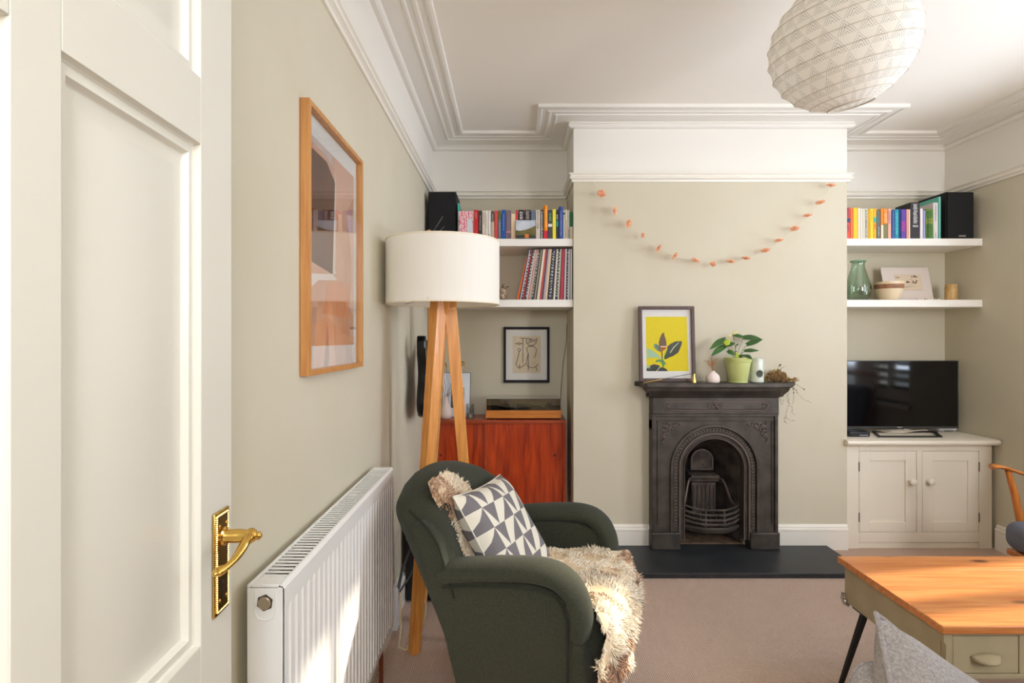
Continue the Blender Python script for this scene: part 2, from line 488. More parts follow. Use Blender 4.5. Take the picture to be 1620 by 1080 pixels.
wall('wall_hall', [(XL, .9, -1.3, -1.22, 0, ZC), (.82, .9, -1.22, YF - .12, 0, ZC)])

def moulding(path, prof, z0=0.0):
    """prof: (distance from wall, height); interior is to the right of the path"""
    pts = [Vector(p) for p in path]; n = len(pts); nr = []
    for i in range(n - 1):
        d = (pts[i + 1] - pts[i]).normalized(); nr.append(Vector((d.y, -d.x)))
    rings = []
    for i in range(n):
        if i == 0: o = nr[0]
        elif i == n - 1: o = nr[-1]
        else: o = (nr[i - 1] + nr[i]) / (1 + nr[i - 1].dot(nr[i]))
        rings.append([(pts[i].x + o.x * d, pts[i].y + o.y * d, z0 + h) for d, h in prof])
    m = len(prof); vs = [p for r in rings for p in r]; fs = []
    for i in range(n - 1):
        for j in range(m):
            k = (j + 1) % m
            fs.append((i * m + j, i * m + k, (i + 1) * m + k, (i + 1) * m + j))
    fs.append(tuple(range(m))); fs.append(tuple(range((n - 1) * m, n * m))[::-1])
    mb = MB(); mb.add(vs, fs); return mb

ALL = [(XL, YF), (XL, YA), (BX0, YA), (BX0, YB), (BX1, YB), (BX1, YA), (XR, YA), (XR, YF)]
# cornice: flat stepped bands on the ceiling, cove and bead on the wall (heights above the eye level)
corn = [(0, 1.325), (0, 1.268), (0.020, 1.268), (0.030, 1.274), (0.034, 1.283), (0.030, 1.291), (0.024, 1.294), (0.030, 1.300),
        (0.050, 1.3035), (0.080, 1.306), (0.105, 1.3065), (0.109, 1.303), (0.118, 1.303), (0.122, 1.309), (0.142, 1.309),
        (0.147, 1.3055), (0.160, 1.3055), (0.166, 1.311), (0.196, 1.311), (0.200, 1.306), (0.210, 1.304), (0.222, 1.307), (0.224, 1.325)]
struct('trim_1', moulding(ALL, corn, EYE), WHITE, ang=25)
rail = [(0, 0.946), (0.010, 0.946), (0.013, 0.957), (0.020, 0.962), (0.026, 0.964), (0.026, 0.972), (0.018, 0.978), (0.022, 0.986), (0.030, 0.990), (0.030, 0.996), (0, 0.996)]
struct('trim_2', moulding(ALL, rail, EYE), GLOSS, ang=25)
sk = [(0, 0), (0.020, 0), (0.020, 0.112), (0.022, 0.116), (0.022, 0.124), (0.015, 0.130), (0.015, 0.138), (0.006, 0.150), (0, 0.150)]
struct('baseboard_left', moulding([(XL, YF), (XL, YA), (BX0, YA), (BX0, YB), (FX - .37, YB)], sk), GLOSS, ang=25)
struct('baseboard_back', moulding([(FX + .37, YB), (BX1 - .004, YB)], sk), GLOSS, ang=25)
struct('baseboard_right', moulding([(XR, 3.33), (XR, YF)], sk), GLOSS, ang=25)
struct('baseboard_front', moulding([(XR - .03, YF), (.56, YF)], sk), GLOSS, ang=25)
arch = MB()
arch.box(.46, .54, YF, YF + .02, 0, 2.06).box(.46, .44, YF - .12, YF, 0, 2.06).box(-.50, .54, YF, YF + .02, 2.06, 2.14)
struct('trim_3', arch, GLOSS, bev=.004)

# window with posts, sashes and slatted shutters in the right wall (seen only in the television's reflection)
wt = bpy.data.objects.new('window_1', None); COL.objects.link(wt); wt['kind'] = 'structure'; wt.location = (XR, 0, 0)
fr = MB()
for y0, y1 in ((WY0, WY0 + .05), (1.70, 1.77), (2.25, 2.58), (WY1 - .04, WY1)): fr.box(.09, .16, y0, y1, WZ0, WZ1)
fr.box(.09, .16, WY0, WY1, WZ0, WZ0 + .05).box(.09, .16, WY0, WY1, WZ1 - .05, WZ1)
fr.box(.10, .13, 1.96, 2.05, WZ0, WZ1).box(.10, .13, WY0, WY1, 1.66, 1.70)
fr.build('frame', GLOSS, wt, bev=.004)
MB().box(.17, .175, WY0, WY1, WZ0, WZ1).build('pane', thin_glass('window_glass'), wt, smooth=False)
MB().box(-.03, .12, WY0 - .05, WY1 + .03, WZ0 - .035, WZ0).build('sill', GLOSS, wt, bev=.006)
for y0, y1 in ((.50, .81), (.811, 1.12), (1.121, 1.43), (1.431, 1.76), (2.56, 2.795), (2.796, 3.04)):
    sh = MB()
    sh.box(.03, .06, y0, y0 + .03, WZ0 + .01, WZ1 - .01).box(.03, .06, y1 - .03, y1, WZ0 + .01, WZ1 - .01)
    for zz in (WZ0 + .01, 1.475, WZ1 - .09): sh.box(.03, .06, y0 + .03, y1 - .03, zz, zz + .09)
    so = sh.build('shutter', GLOSS, wt, bev=.002)
    sl = MB(); z = WZ0 + .11
    while z < WZ1 - .08:
        if not (1.485 < z < 1.555):
            c, s_ = math.cos(R(-22)) * .030, math.sin(R(-22)) * .030
            sl.beam((.045, y0 + .03, z), (.045, y1 - .03, z), .073, .006, up=(math.sin(R(31)), 0, math.cos(R(31))))
        z += .064
    sl.build('slats', mat('shutter_slat_darkened', (112, 110, 105), .6), so, smooth=False)['kind'] = 'stuff'  # slats darkened to keep bounced sun off the ceiling

w2 = bpy.data.objects.new('added_window', None); COL.objects.link(w2); w2['kind'] = 'structure'; w2.location = (2.58, YF - .10, 1.6)  # unseen window, added as an opening for the front fill lamp
f2 = MB()
for a, b_ in ((-.28, -.25), (.25, .28)): f2.box(a, b_, 0, .04, -.66, .66)
f2.box(-.28, .28, 0, .04, -.66, -.62).box(-.28, .28, 0, .04, .62, .66).box(-.28, .28, .005, .035, .0, .03)
f2.build('frame', GLOSS, w2, bev=.003)

# ------------------------------------------------------------------ open door at the left edge
DU = Vector((-.04, 1, 0)).normalized(); DN = Vector((DU.y, -DU.x, 0))
door = bpy.data.objects.new('door_1', None); COL.objects.link(door); door['kind'] = 'structure'
door.location = (-.418, .125, .008)
door.rotation_euler = (0, 0, math.atan2(-DU.y, -DU.x))
# built with x along the door's width from the hinge and y out of the face, then mirrored into the door's own axes
class DB(MB):
    def build(s, *a, **k):
        s.v = [(-p[0], p[1], p[2]) for p in s.v]; s.f = [f[::-1] for f in s.f]
        return MB.build(s, *a, **k)
ps = ((.094, .351), (.409, .666)); pz = ((.20, .72), (.820, 1.537), (1.632, 1.90))
DW = .760
core = DB().box(0, DW, -.044, -.018, 0, 1.99)
core.build('core', DOORP, door, smooth=False)
for x0, x1 in ((0, .094), (.351, .409), (.666, DW)):
    DB().box(x0, x1, -.0181, 0, 0, 1.99).build('stile', DOORP, door, bev=.0012)
for x0, x1 in ps:
    for z0, z1 in ((0, .20), (.72, .820), (1.537, 1.632), (1.90, 1.99)):
        DB().box(x0, x1, -.0181, 0, z0, z1).build('rail', DOORP, door, bev=.0012)
    for z0, z1 in pz:
        # stepped moulding round a raised field
        mb = DB(); w = 0.0
        prof = [(.0003, -.0012), (.0015, -.008), (.004, -.0105), (.013, -.0085), (.016, -.0085), (.019, -.0165), (.021, -.0182)]
        rect = [(x0, z0), (x1, z0), (x1, z1), (x0, z1)]
        sg = [(1, 1), (-1, 1), (-1, -1), (1, -1)]
        vs = [(rect[i][0] + sg[i][0] * d, h, rect[i][1] + sg[i][1] * d) for i in range(4) for d, h in prof]
        m = len(prof); fs = []
        for i in range(4):
            j = (i + 1) % 4
            for k in range(m - 1): fs.append((i * m + k, j * m + k, j * m + k + 1, i * m + k + 1))
        mb.add(vs, fs); mb.build('moulding', DOORP, door, ang=25)
        pan = DB(); q = [(.020, -.0178), (.040, -.0178), (.046, -.0155)]
        vs = [(rect[i][0] + sg[i][0] * d, h, rect[i][1] + sg[i][1] * d) for i in range(4) for d, h in q]
        m = len(q); fs = []
        for i in range(4):
            j = (i + 1) % 4
            for k in range(m - 1): fs.append((i * m + k, j * m + k, j * m + k + 1, i * m + k + 1))
        fs.append((2, m + 2, 2 * m + 2, 3 * m + 2))
        pan.add(vs, fs); pan.build('panel', DOORP, door, ang=25)
# brass handle set
pl = DB()
px0, px1, pzz0, pzz1 = .697, .744, .842, .998
pl.box(px0, px1, .0002, .004, pzz0, pzz1)
plate = pl.build('handle_plate', BRASS, door, bev=.0015)
DB().box(px0 + .008, px1 - .008, .0042, .0052, pzz0 + .008, pzz1 - .008).build('plate_field', BRASSD, plate, bev=.0004)
bd = DB()
def beadrow(a, b, n):
    for i in range(n):
        t = (i + .5) / n; bd.ball((a[0] + (b[0] - a[0]) * t, .0046, a[1] + (b[1] - a[1]) * t), .0017, 4)
cx0, cx1, cz0, cz1 = px0 + .006, px1 - .006, pzz0 + .006, pzz1 - .006
beadrow((cx0, cz0), (cx0, cz1), 48); beadrow((cx1, cz0), (cx1, cz1), 48); beadrow((cx0, cz0), (cx1, cz0), 12); beadrow((cx0, cz1), (cx1, cz1), 12)
bd.build('rope_border', BRASS, plate)
for a in (px0 + .013, px1 - .013):
    for b in (pzz0 + .022, pzz1 - .022):
        DB().ball((a, .0055, b), .0030, 6, sc=(1, .5, 1)).build('screw', BRASS, plate)
kh = DB().ball(((px0 + px1) / 2, .0052, .888), .0038, 6, sc=(1, .35, 1)); kh.box((px0 + px1) / 2 - .0017, (px0 + px1) / 2 + .0017, .0045, .0062, .864, .886)
kh.build('keyhole', BLACKM, plate)
cx = (px0 + px1) / 2; lz = .958
nk = DB()
TY = Matrix.Translation((cx, 0, lz)) @ Matrix.Rotation(R(-90), 4, 'X')
nk.lathe([(.0145, .004), (.0145, .008), (.011, .010), (.010, .016), (.0105, .030), (.009, .040), (.011, .044), (.0115, .049), (.009, .053), (.006, .056), (.0065, .060), (.003, .063)], 20, T=TY)
nk.build('handle_neck', BRASS, door)
lv = DB(); pts = []; rr = []
for i in range(15):
    t = i / 14
    pts.append((cx - .002 - .066 * t, .046 + .006 * math.sin(t * PI) - .016 * t * t, lz + .005 * math.sin(PI * t) - .027 * t + .004 * math.sin(2 * PI * t)))
    rr.append(.0050 + .0020 * math.sin(PI * min(1, t * 1.4)) + (.0022 if t > .86 else 0))
lv.tube(pts, rr, 12); lv.ball(pts[-1], .009, 8, sc=(1.1, .8, .6))
lv.build('lever', BRASS, door)
DB().box(DW, DW + .0006, -.032, -.008, .80, 1.03).build('latch_plate', BRASS, door, smooth=False)
# ------------------------------------------------------------------ fireplace
hearth = MB().box(.56, 1.89, 2.925, YB, 0.0, .028).build('hearth', SLATE, bev=.003)
tag(hearth, 'black slate hearth slab lying on the carpet before the fireplace', 'hearth')
fp = thing('fireplace', 'dark cast iron arched fireplace on the chimney breast with ornate surround', 'fireplace', (FX, YB, .0285))
def z_(zw): return zw - .0285
def arcpts(r, zc, z0, n=40, half=1):
    """arch outline from right foot over the top to left foot"""
    pts = [(r, z0)] + [(r * math.cos(PI * i / n), zc + r * math.sin(PI * i / n)) for i in range(n + 1)] + [(-r, z0)]
    return pts
def archring(mb, r0, r1, zc, z0, ya, yb, n=40):
    """solid arch band between radii, front at ya"""
    a, b = arcpts(r0, zc, z0, n), arcpts(r1, zc, z0, n); m = len(a)
    vs = []
    for (p, q) in zip(a, b):
        vs += [(p[0], ya, p[1]), (q[0], ya, q[1]), (q[0], yb, q[1]), (p[0], yb, p[1])]
    fs = []
    for i in range(m - 1):
        o = i * 4; k = o + 4
        for j in range(4): fs.append((o + j, o + (j + 1) % 4, k + (j + 1) % 4, k + j))
    fs += [(0, 1, 2, 3), ((m - 1) * 4 + 3, (m - 1) * 4 + 2, (m - 1) * 4 + 1, (m - 1) * 4)]
    mb.add(vs, fs)
# front plate: rectangle with arched hole
HW = .372; ZT = z_(.822); zc = z_(.500)
pl = MB(); n = 48
inner = arcpts(.262, zc, 0.0, n)
def outer_for(p, i, m):
    ang = PI * (i - 1) / n
    if i == 0: return (HW, 0)
    if i == m - 1: return (-HW, 0)
    c, s_ = math.cos(ang), math.sin(ang)
    if s_ < 1e-6: return (HW if c > 0 else -HW, zc)
    t1 = HW / max(abs(c), 1e-6); t2 = (ZT - zc) / s_
    t = min(t1, t2); return (c * t, zc + s_ * t)
m = len(inner); vs = []; fs = []
for i, p in enumerate(inner):
    q = outer_for(p, i, m)
    vs += [(p[0], -.070, p[1]), (q[0], -.070, q[1]), (q[0], -.002, q[1]), (p[0], -.002, p[1])]
for i in range(m - 1):
    o, k = i * 4, i * 4 + 4
    fs += [(o, o + 1, k + 1, k), (o + 1, o + 2, k + 2, k + 1), (o + 3, o, k, k + 3)]
pl.add(vs, fs)
for sg in (-1, 1):   # fill the plate's top corners
    pl.prism([(sg * HW, ZT), (sg * .26, ZT), (sg * HW, ZT - .09)], 'y', -.0695, -.003)
pl.build('surround_plate', IRON, fp, ang=25)
for sg in (-1, 1):
    b = MB(); b.box(sg * .3715, sg * .352, -.082, -.003, z_(.128), ZT); b.box(sg * .340, sg * .334, -.0755, -.069, z_(.17), ZT - .035)
    b.build('side_pilaster', IRON, fp, bev=.004)
    b = MB(); pr = [(sg * .205, -.085), (sg * .225, -.096), (sg * .33, -.096), (sg * .377, -.092), (sg * .377, -.003), (sg * .205, -.003)]
    b.prism(pr, 'z', 0, z_(.128)); b.build('plinth_block', IRON, fp, bev=.005)
b = MB().box(-.352, .352, -.0755, -.069, ZT - .040, ZT - .034).box(-.372, .372, -.084, -.069, ZT - .012, ZT + .004)
b.build('plate_moulding', IRON, fp, bev=.002)
for r0, r1, y, mt, nm in ((.246, .264, -.082, IRON, 'arch_moulding'), (.212, .247, -.064, IRON, 'arch_band'), (.200, .213, -.074, IRONH, 'arch_bead'), (.180, .201, -.060, IRON, 'arch_inner_band'), (.1745, .181, -.068, IRONH, 'arch_lip')):
    a = MB(); archring(a, r0, r1, zc, z_(.128) if r0 > .2 else 0.05, y, -.004); a.build(nm, mt, fp, bev=.003, ang=30)
# leaf ornament round the arch
orn = MB(); L1 = zc - z_(.14); tot = 2 * L1 + PI * .2295; k = 74
for i in range(k):
    d = tot * (i + .5) / k
    if d < L1: x, z, a = .2295, z_(.14) + d, 0
    elif d < L1 + PI * .2295:
        a = (d - L1) / .2295; x, z = .2295 * math.cos(a), zc + .2295 * math.sin(a)
    else: x, z, a = -.2295, z_(.14) + (tot - d), PI
    for s_ in (-1, 1):
        T = Matrix.Translation((x, -.066, z)) @ Matrix.Rotation(-a, 4, 'Y') @ Matrix.Rotation(R(34 * s_), 4, 'Y')
        orn.ball((s_ * .006, 0, 0), .0085, 4, sc=(.55, .55, 1), T=T)
orn.build('leaf_ornament', IRONH, fp)['kind'] = 'stuff'
# scrolls in the upper corners
def spiral(mb, cx, cz, r, turns, a0, y, rad=.0028, sg=1):
    pts = []
    for i in range(18):
        t = i / 17; rr = r * (1 - .8 * t); a = a0 + sg * turns * 2 * PI * t
        pts.append((cx + rr * math.cos(a), y, cz + rr * math.sin(a)))
    mb.tube(pts, rad, 5)
for sg in (-1, 1):
    sc_ = MB(); rnd = random.Random(4)
    spots = [(.295, .085, .016), (.268, .087, .014), (.243, .086, .012), (.222, .086, .009), (.202, .088, .006), (.300, .113, .015), (.302, .138, .012), (.305, .162, .010), (.308, .184, .007),
             (.277, .110, .014), (.256, .110, .010), (.283, .134, .011), (.240, .103, .008), (.290, .153, .008)]
    for x, dz, r in spots:
        spiral(sc_, sg * x, z_(.848) - dz, r, 1.3, rnd.random() * 6, -.0735, .0026, rnd.choice((-1, 1)))
        sc_.ball((sg * (x - .6 * r), -.073, z_(.848) - dz - .5 * r), r * .42, 4, sc=(1, .6, 1))
    sc_.build('corner_scrollwork', IRONH, fp)['kind'] = 'stuff'
# frieze with long oval moulding
MB().box(-.372, .372, -.088, -.003, z_(.826), z_(.922)).build('frieze_panel', IRON, fp, bev=.003)
ov = MB(); pts = []
w, h, cz = .305, .028, z_(.875)
for i in range(13): a = -PI / 2 + PI * i / 12; pts.append((w + h * math.cos(a) - h, -.089, cz + h * math.sin(a)))
for i in range(13): a = PI / 2 + PI * i / 12; pts.append((-w + h * math.cos(a) + h, -.089, cz + h * math.sin(a)))
ov.tube(pts, .0035, 6, closed=True)
pts2 = [((abs(p[0]) - .008) * (1 if p[0] > 0 else -1), -.089, cz + (p[2] - cz) * .76) for p in pts]; ov.tube(pts2, .002, 5, closed=True)
for sg in (-1, 1):
    spiral(ov, sg * .016, cz, .017, 1.2, 0 if sg > 0 else PI, -.090, .0028, sg); spiral(ov, sg * .036, cz - .004, .010, 1.2, 1, -.090, .002, sg); spiral(ov, sg * .036, cz + .008, .008, 1.2, 3, -.090, .002, -sg)
    spiral(ov, sg * .283, cz + .004, .011, 1.3, 2, -.090, .0022, sg); spiral(ov, sg * .278, cz - .010, .008, 1.3, 4, -.090, .002, -sg)
ov.tube([(-.014, -.092, cz + .024), (0, -.093, cz), (.014, -.092, cz - .024)], .0035, 6)
ov.build('frieze_ornament', IRONH, fp)
# cornice under the shelf
cp = [(-.372, -.088), (-.376, -.098), (-.384, -.104), (-.388, -.112), (-.392, -.122), (-.404, -.140), (-.410, -.146)]
zz = [.922, .928, .932, .940, .948, .966, .985]
cm = MB(); vs = []; fs = []
for (x, y), z in zip(cp, zz):
    vs += [(x, -.003, z_(z)), (x, y, z_(z)), (-x, y, z_(z)), (-x, -.003, z_(z))]
for i in range(len(cp) - 1):
    for j in range(3): o = i * 4 + j; fs.append((o, o + 1, o + 5, o + 4))
fs.append((0, 3, 2, 1)); L = (len(cp) - 1) * 4; fs.append((L, L + 1, L + 2, L + 3))
cm.add(vs, fs); cm.box(-.380, .380, -.103, -.003, z_(.930), z_(.936)); cm.build('cornice', IRON, fp, ang=20)
# shelf: wide at the wall, swept in to a gently bowed front
half = [(.500, -.004), (.502, -.022), (.485, -.032), (.462, -.040), (.446, -.056), (.436, -.080), (.432, -.110), (.430, -.140), (.420, -.152), (.30, -.163), (.15, -.168), (0, -.170)]
poly = half + [(-x * (.92 if x > .45 else 1), y) for x, y in half[::-1][1:]]
MB().prism(poly, 'z', z_(.986), z_(1.013)).build('mantel_shelf', IRON, fp, bev=.005)
for sg in (-1, 1):
    c = MB(); spiral(c, sg * .396, z_(.938), .013, 1.0, 1.5, -.075, .005, sg); c.ball((sg * .394, -.05, z_(.934)), .012, 6, sc=(.7, 2, 1)); c.build('corbel_scroll', IRON, fp)
# fire box
fb = MB()
def fbx(t): return .172 - .075 * t
# back, curved side cheeks and dome
vs = []; n = 24; fs = []
fr_ = arcpts(.176, zc, 0.02, n); bk = [(p[0] * .56 - .0, (p[1] - .05) * .80 + .05) for p in fr_]; m = len(fr_)
for k, (f, y) in enumerate(((0, -.010), (.35, .06), (.8, .17), (1, .23))):
    for a, b_ in zip(fr_, bk): vs.append((a[0] * (1 - f) + b_[0] * f, y, a[1] * (1 - f) + b_[1] * f))
for k in range(3):
    for i in range(m - 1): o = k * m + i; fs.append((o, o + 1, o + m + 1, o + m))
fs.append(tuple(range(3 * m, 4 * m)))
fb.add(vs, fs); fb.build('fire_chamber', IRONS, fp, ang=40)
MB().box(-.195, .195, -.002, .285, .001, .008).build('chamber_floor', mat('fire_clay', (128, 104, 84), .8, rgb2=(92, 76, 62), nscale=20), fp)
dm = MB(); a = arcpts(.070, .475, .418, 20); dm.prism(a, 'y', .150, .205); dm.build('back_arch_panel', IRONS, fp, bev=.004)
dl = MB(); archring(dl, .062, .071, .475, .420, .144, .152, 20); dl.box(-.071, .071, .144, .152, .414, .421)
spiral(dl, -.006, .478, .013, 1.1, 1, .147, .0028, 1); spiral(dl, .008, .455, .010, 1.2, 4, .147, .0025, -1); dl.tube([(-.012, .147, .50), (.012, .147, .44)], .0025, 5)
dl.build('back_arch_relief', IRONH, fp)
cn = MB(); cn.prism([(.10, .395), (.085, .39), (.085, .375), (.095, .368), (.095, .355), (.11, .345), (.20, .345), (.20, .395)], 'x', -.088, .088); cn.build('hood', IRONS, fp, bev=.004)
rp = MB().box(-.075, .075, .115, .20, .13, .345); rp.build('ribbed_back', IRONS, fp, bev=.003)
for i in range(6):
    x = -.065 + .026 * i; MB().tube([(x, .112, .175), (x, .112, .325)], .0055, 6).build('rib', IRONH, fp)
for sg in (-1, 1):
    c = MB(); pts = []
    for i in range(14):
        t = i / 13; pts.append((sg * (.085 + .082 * t), .10 - .09 * t, .368 - .13 * (t ** 1.0) - .03 * math.sin(t * 2 * PI) * -1))
    c.tube(pts, .007, 7); c.tube([(p[0], p[1] + .01, p[2] - .018) for p in pts], .004, 6); c.build('side_curve', IRONH, fp)
def bar(z, r, nm='grate_bar'):
    c = MB(); c.tube([(-.168, -.010, z + .014), (-.128, -.044, z + .006), (-.060, -.078, z), (.060, -.078, z), (.128, -.044, z + .006), (.168, -.010, z + .014)], r, 6)
    return c.build(nm, IRONS, fp, ang=30)
for z in (.228, .198, .168, .142): bar(z, .0078 if z < .22 else .006)
gr = MB()
for i in range(13):
    x = -.115 + .019 * i; gr.beam((x, -.05, .145), (x + .012, .11, .16), .006, .01)
gr.build('grate_floor', IRONS, fp)
for x in (-.055, .055): MB().beam((x, -.076, .13), (x, -.076, .235), .008, .01, up=(0, 1, 0)).build('grate_upright', IRONS, fp)
as_ = MB(); o1 = [(-.168, -.02), (-.10, -.072), (-.06, -.092), (.06, -.092), (.10, -.072), (.168, -.02), (.168, .0), (-.168, .0)]
as_.prism(o1, 'z', .108, .126); as_.prism([(x * .93, y * .9 + .0) for x, y in o1], 'z', .092, .108); as_.build('ash_ledge', IRON, fp, bev=.003)
for x in (-.188, .188): MB().ball((x, -.063, .235), .004, 5).build('screw', CHROME, fp)

# ------------------------------------------------------------------ alcove shelves
def shelf(x0, x1, y0, zt, th, label):
    return tag(MB().box(x0, x1, y0, YA - .001, zt - th, zt).build('floating_shelf', SHELFP, bev=.0015), label, 'shelf', 'floating alcove shelves')
ZL1, ZL2, ZR1, ZR2 = 1.876, 1.506, 1.892, 1.511
shelf(XL + .001, BX0 - .001, 3.36, ZL1, .045, 'upper white floating shelf in the left alcove, carrying the books and a speaker')
shelf(XL + .001, BX0 - .001, 3.36, ZL2, .045, 'lower white floating shelf in the left alcove, carrying the records')
shelf(BX1 + .001, XR - .001, 3.44, ZR1, .045, 'upper white floating shelf in the right alcove, carrying colourful books and a speaker')
shelf(BX1 + .001, XR - .001, 3.44, ZR2, .045, 'lower white floating shelf in the right alcove, carrying vase, bowl and pictures')

# ------------------------------------------------------------------ books
PAGES = mat('book_pages', (226, 214, 190), .9, rgb2=(206, 192, 166), nscale=200, stretch=(1, 1, 1))
_bm = {}
def bmat(rgb):
    if rgb not in _bm: _bm[rgb] = mat('book_cover_%d' % len(_bm), rgb, .5)
    return _bm[rgb]
def book(x0, x1, y0, z0, h, depth, rgb, label, group, marks=None, mark_rgb=(240, 240, 235), bottom=None, tilt=0, patch=None, round_=False):
    w = x1 - x0
    t = thing('book', label, 'book', (x0, y0, z0), (0, R(tilt), 0), group)
    c = MB(); cv = min(.0025, w * .16)
    c.box(0, cv, .002, depth, 0, h).box(w - cv, w, .002, depth, 0, h)
    if round_:
        c.prism([(0, .004), (w * .15, -.003), (w * .5, -.007), (w * .85, -.003), (w, .004)], 'z', 0, h)
    else: c.box(0, w, 0, .003, 0, h)
    c.build('cover', bmat(rgb), t, bev=.0006, seg=1)
    MB().box(cv, w - cv, .0035, depth - .004, .003, h - .004).build('pages', PAGES, t, smooth=False)
    yy = -.0008 - (.006 if round_ else 0)
    if bottom:
        rgbb, fr0, fr1 = bottom
        MB().box(w * .02, w * .98, yy, .001, h * fr0, h * fr1).build('spine_band', bmat(rgbb), t, smooth=False)
    if marks:
        rnd = random.Random(int(x0 * 9999)); mb = MB()
        for f0, f1, wd in marks:   # rows of small letter-like strokes along the spine
            z = h * f0
            while z < h * f1:
                l = rnd.uniform(.003, .006)
                a = w * (.5 - wd / 2 + rnd.uniform(0, .12) * wd); b_ = w * (.5 + wd / 2 - rnd.uniform(0, .25) * wd)
                mb.box(a, b_, yy - .0012, yy, z, z + l * .45)
                if rnd.random() < .6: mb.box(a, a + w * .15 * wd + .001, yy - .0012, yy, z, z + l)
                z += l * rnd.uniform(1.1, 1.5)
        mb.build('spine_lettering', bmat(mark_rgb), t, smooth=False)['kind'] = 'stuff'
    return t
def bx(px, D): return (px - 810) / FP * D
DL, DR = 3.372, 3.450
GL, GR_ = 'books on the upper shelf of the left alcove', 'books on the upper shelf of the right alcove'
def lb(p0, p1, ytop, rgb, label, **k):
    book(bx(p0, DL) + .0004, bx(p1, DL) - .0004, DL, ZL1 + .0004, EYE - (ytop - 536) / FP * DL - ZL1, .13, rgb, label, GL, **k)
def rb(p0, p1, ytop, rgb, label, **k):
    book(bx(p0, DR) + .0004, bx(p1, DR) - .0004, DR, ZR1 + .0004, EYE - (ytop - 536) / FP * DR - ZR1, .14, rgb, label, GR_, **k)
F_ = [(.15, .9, .6)]
lb(724, 726.4, 321, (52, 176, 160), 'tall thin turquoise book standing right beside the black speaker on the left shelf')
lb(750, 756.6, 332, (206, 20, 30), 'bright red glossy book beside the pink marbled book', marks=[(.7, .92, .4)], mark_rgb=(240, 170, 170))
lb(757, 762.4, 333, (52, 50, 52), 'black book right of the bright red one on the left shelf', marks=[(.3, .8, .4)], mark_rgb=(190, 190, 190))
lb(762.8, 767.6, 333, (222, 208, 186), 'cream paperback right of the black book near the lampshade top', marks=[(.05, .2, .6), (.5, .9, .3)], mark_rgb=(150, 110, 100))
lb(768, 772, 333, (238, 232, 224), 'thin off-white paperback, left one of a pair on the left shelf', marks=[(.1, .9, .2)], mark_rgb=(200, 160, 160))
lb(772.4, 776.6, 333, (232, 226, 218), 'thin off-white paperback with small round emblem, right one of a pair', marks=[(.06, .16, .7)], mark_rgb=(120, 120, 110))
lb(777, 782, 334, (196, 176, 148), 'tan paperback with dark brown top beside the coral red book', bottom=((74, 66, 54), .62, 1.0), marks=[(.3, .9, .4)], mark_rgb=(235, 230, 210))
lb(782.4, 787.6, 333, (214, 58, 62), 'coral red book above the right part of the lampshade', marks=[(.3, .85, .25)], mark_rgb=(240, 150, 140))
lb(788, 793, 333, (96, 112, 122), 'slate grey book with green patterned top beside the royal blue book', bottom=((90, 104, 52), .68, 1.0), marks=[(.1, .6, .2)], mark_rgb=(230, 230, 230))
lb(793.4, 800, 332, (28, 76, 160), 'royal blue book in the middle of the left shelf', marks=[(.3, .85, .3)], mark_rgb=(150, 190, 230))
lb(800.4, 808.4, 333, (116, 92, 104), 'mauve mottled book between the blue and the low cream book', marks=[(.2, .95, .7)], mark_rgb=(160, 145, 150), bottom=((206, 140, 134), .22, .28))
lb(808.8, 815.4, 338, (232, 206, 168), 'low cream book left of the landscape postcard', marks=[(.02, .06, .5)], mark_rgb=(220, 90, 60))
lb(816, 819.6, 332, (208, 52, 52), 'thin red book whose top shows over the left end of the landscape postcard')
lb(820, 829.6, 332, (44, 34, 38), 'thick black book behind the landscape postcard, left of two', marks=[(.68, .95, .6)])
lb(830, 839.8, 332, (40, 32, 36), 'thick black book behind the landscape postcard, right of two', marks=[(.68, .95, .7)], mark_rgb=(215, 200, 195))
lb(840.2, 847, 333, (98, 112, 130), 'blue-grey book at the right end of the landscape postcard')
lb(847.6, 854.6, 332, (214, 202, 186), 'pale stone book right of the landscape postcard', marks=[(.35, .95, .35)], mark_rgb=(120, 110, 100))
lb(855, 859.4, 332, (40, 34, 34), 'black book with large white letters left of the orange book', marks=[(.02, .95, .8)])
lb(859.8, 866.6, 325, (244, 146, 20), 'tallest orange book with a rounded top and red foot on the left shelf', bottom=((200, 26, 50), 0, .24), marks=[(.35, .85, .4)], mark_rgb=(255, 220, 150), round_=True)
lb(867, 873.8, 332, (62, 66, 76), 'dark book with rainbow lettering and a white disc on its spine', marks=[(.62, .9, .7)], mark_rgb=(110, 190, 140), bottom=((226, 226, 226), .42, .52))
lb(874.2, 879.6, 331, (238, 222, 60), 'lemon yellow book left of the tall blue book')
lb(880, 883.4, 332, (36, 48, 52), 'black and teal book squeezed between yellow and tall blue books', bottom=((40, 150, 150), .42, .62), marks=[(.68, .84, .8)])
lb(883.8, 890.8, 327, (62, 84, 160), 'tall blue book with rounded top near the right end of the left shelf', marks=[(.1, .85, .2)], mark_rgb=(190, 205, 240), round_=True)
lb(891.2, 893.8, 332, (206, 214, 196), 'thin pale green book right of the tall blue book', bottom=((32, 80, 60), .84, .9))
lb(894.2, 898, 332, (226, 214, 200), 'cream book with red lettering third from the chimney breast', marks=[(.05, .65, .5)], mark_rgb=(190, 110, 100))
lb(898.3, 901, 332, (196, 200, 184), 'thin grey-green book second from the chimney breast', marks=[(.05, .35, .6)], mark_rgb=(120, 90, 80))
lb(901.4, 906, 336, (30, 112, 66), 'dark green and cream book last before the chimney breast', bottom=((226, 212, 186), 0, .46))
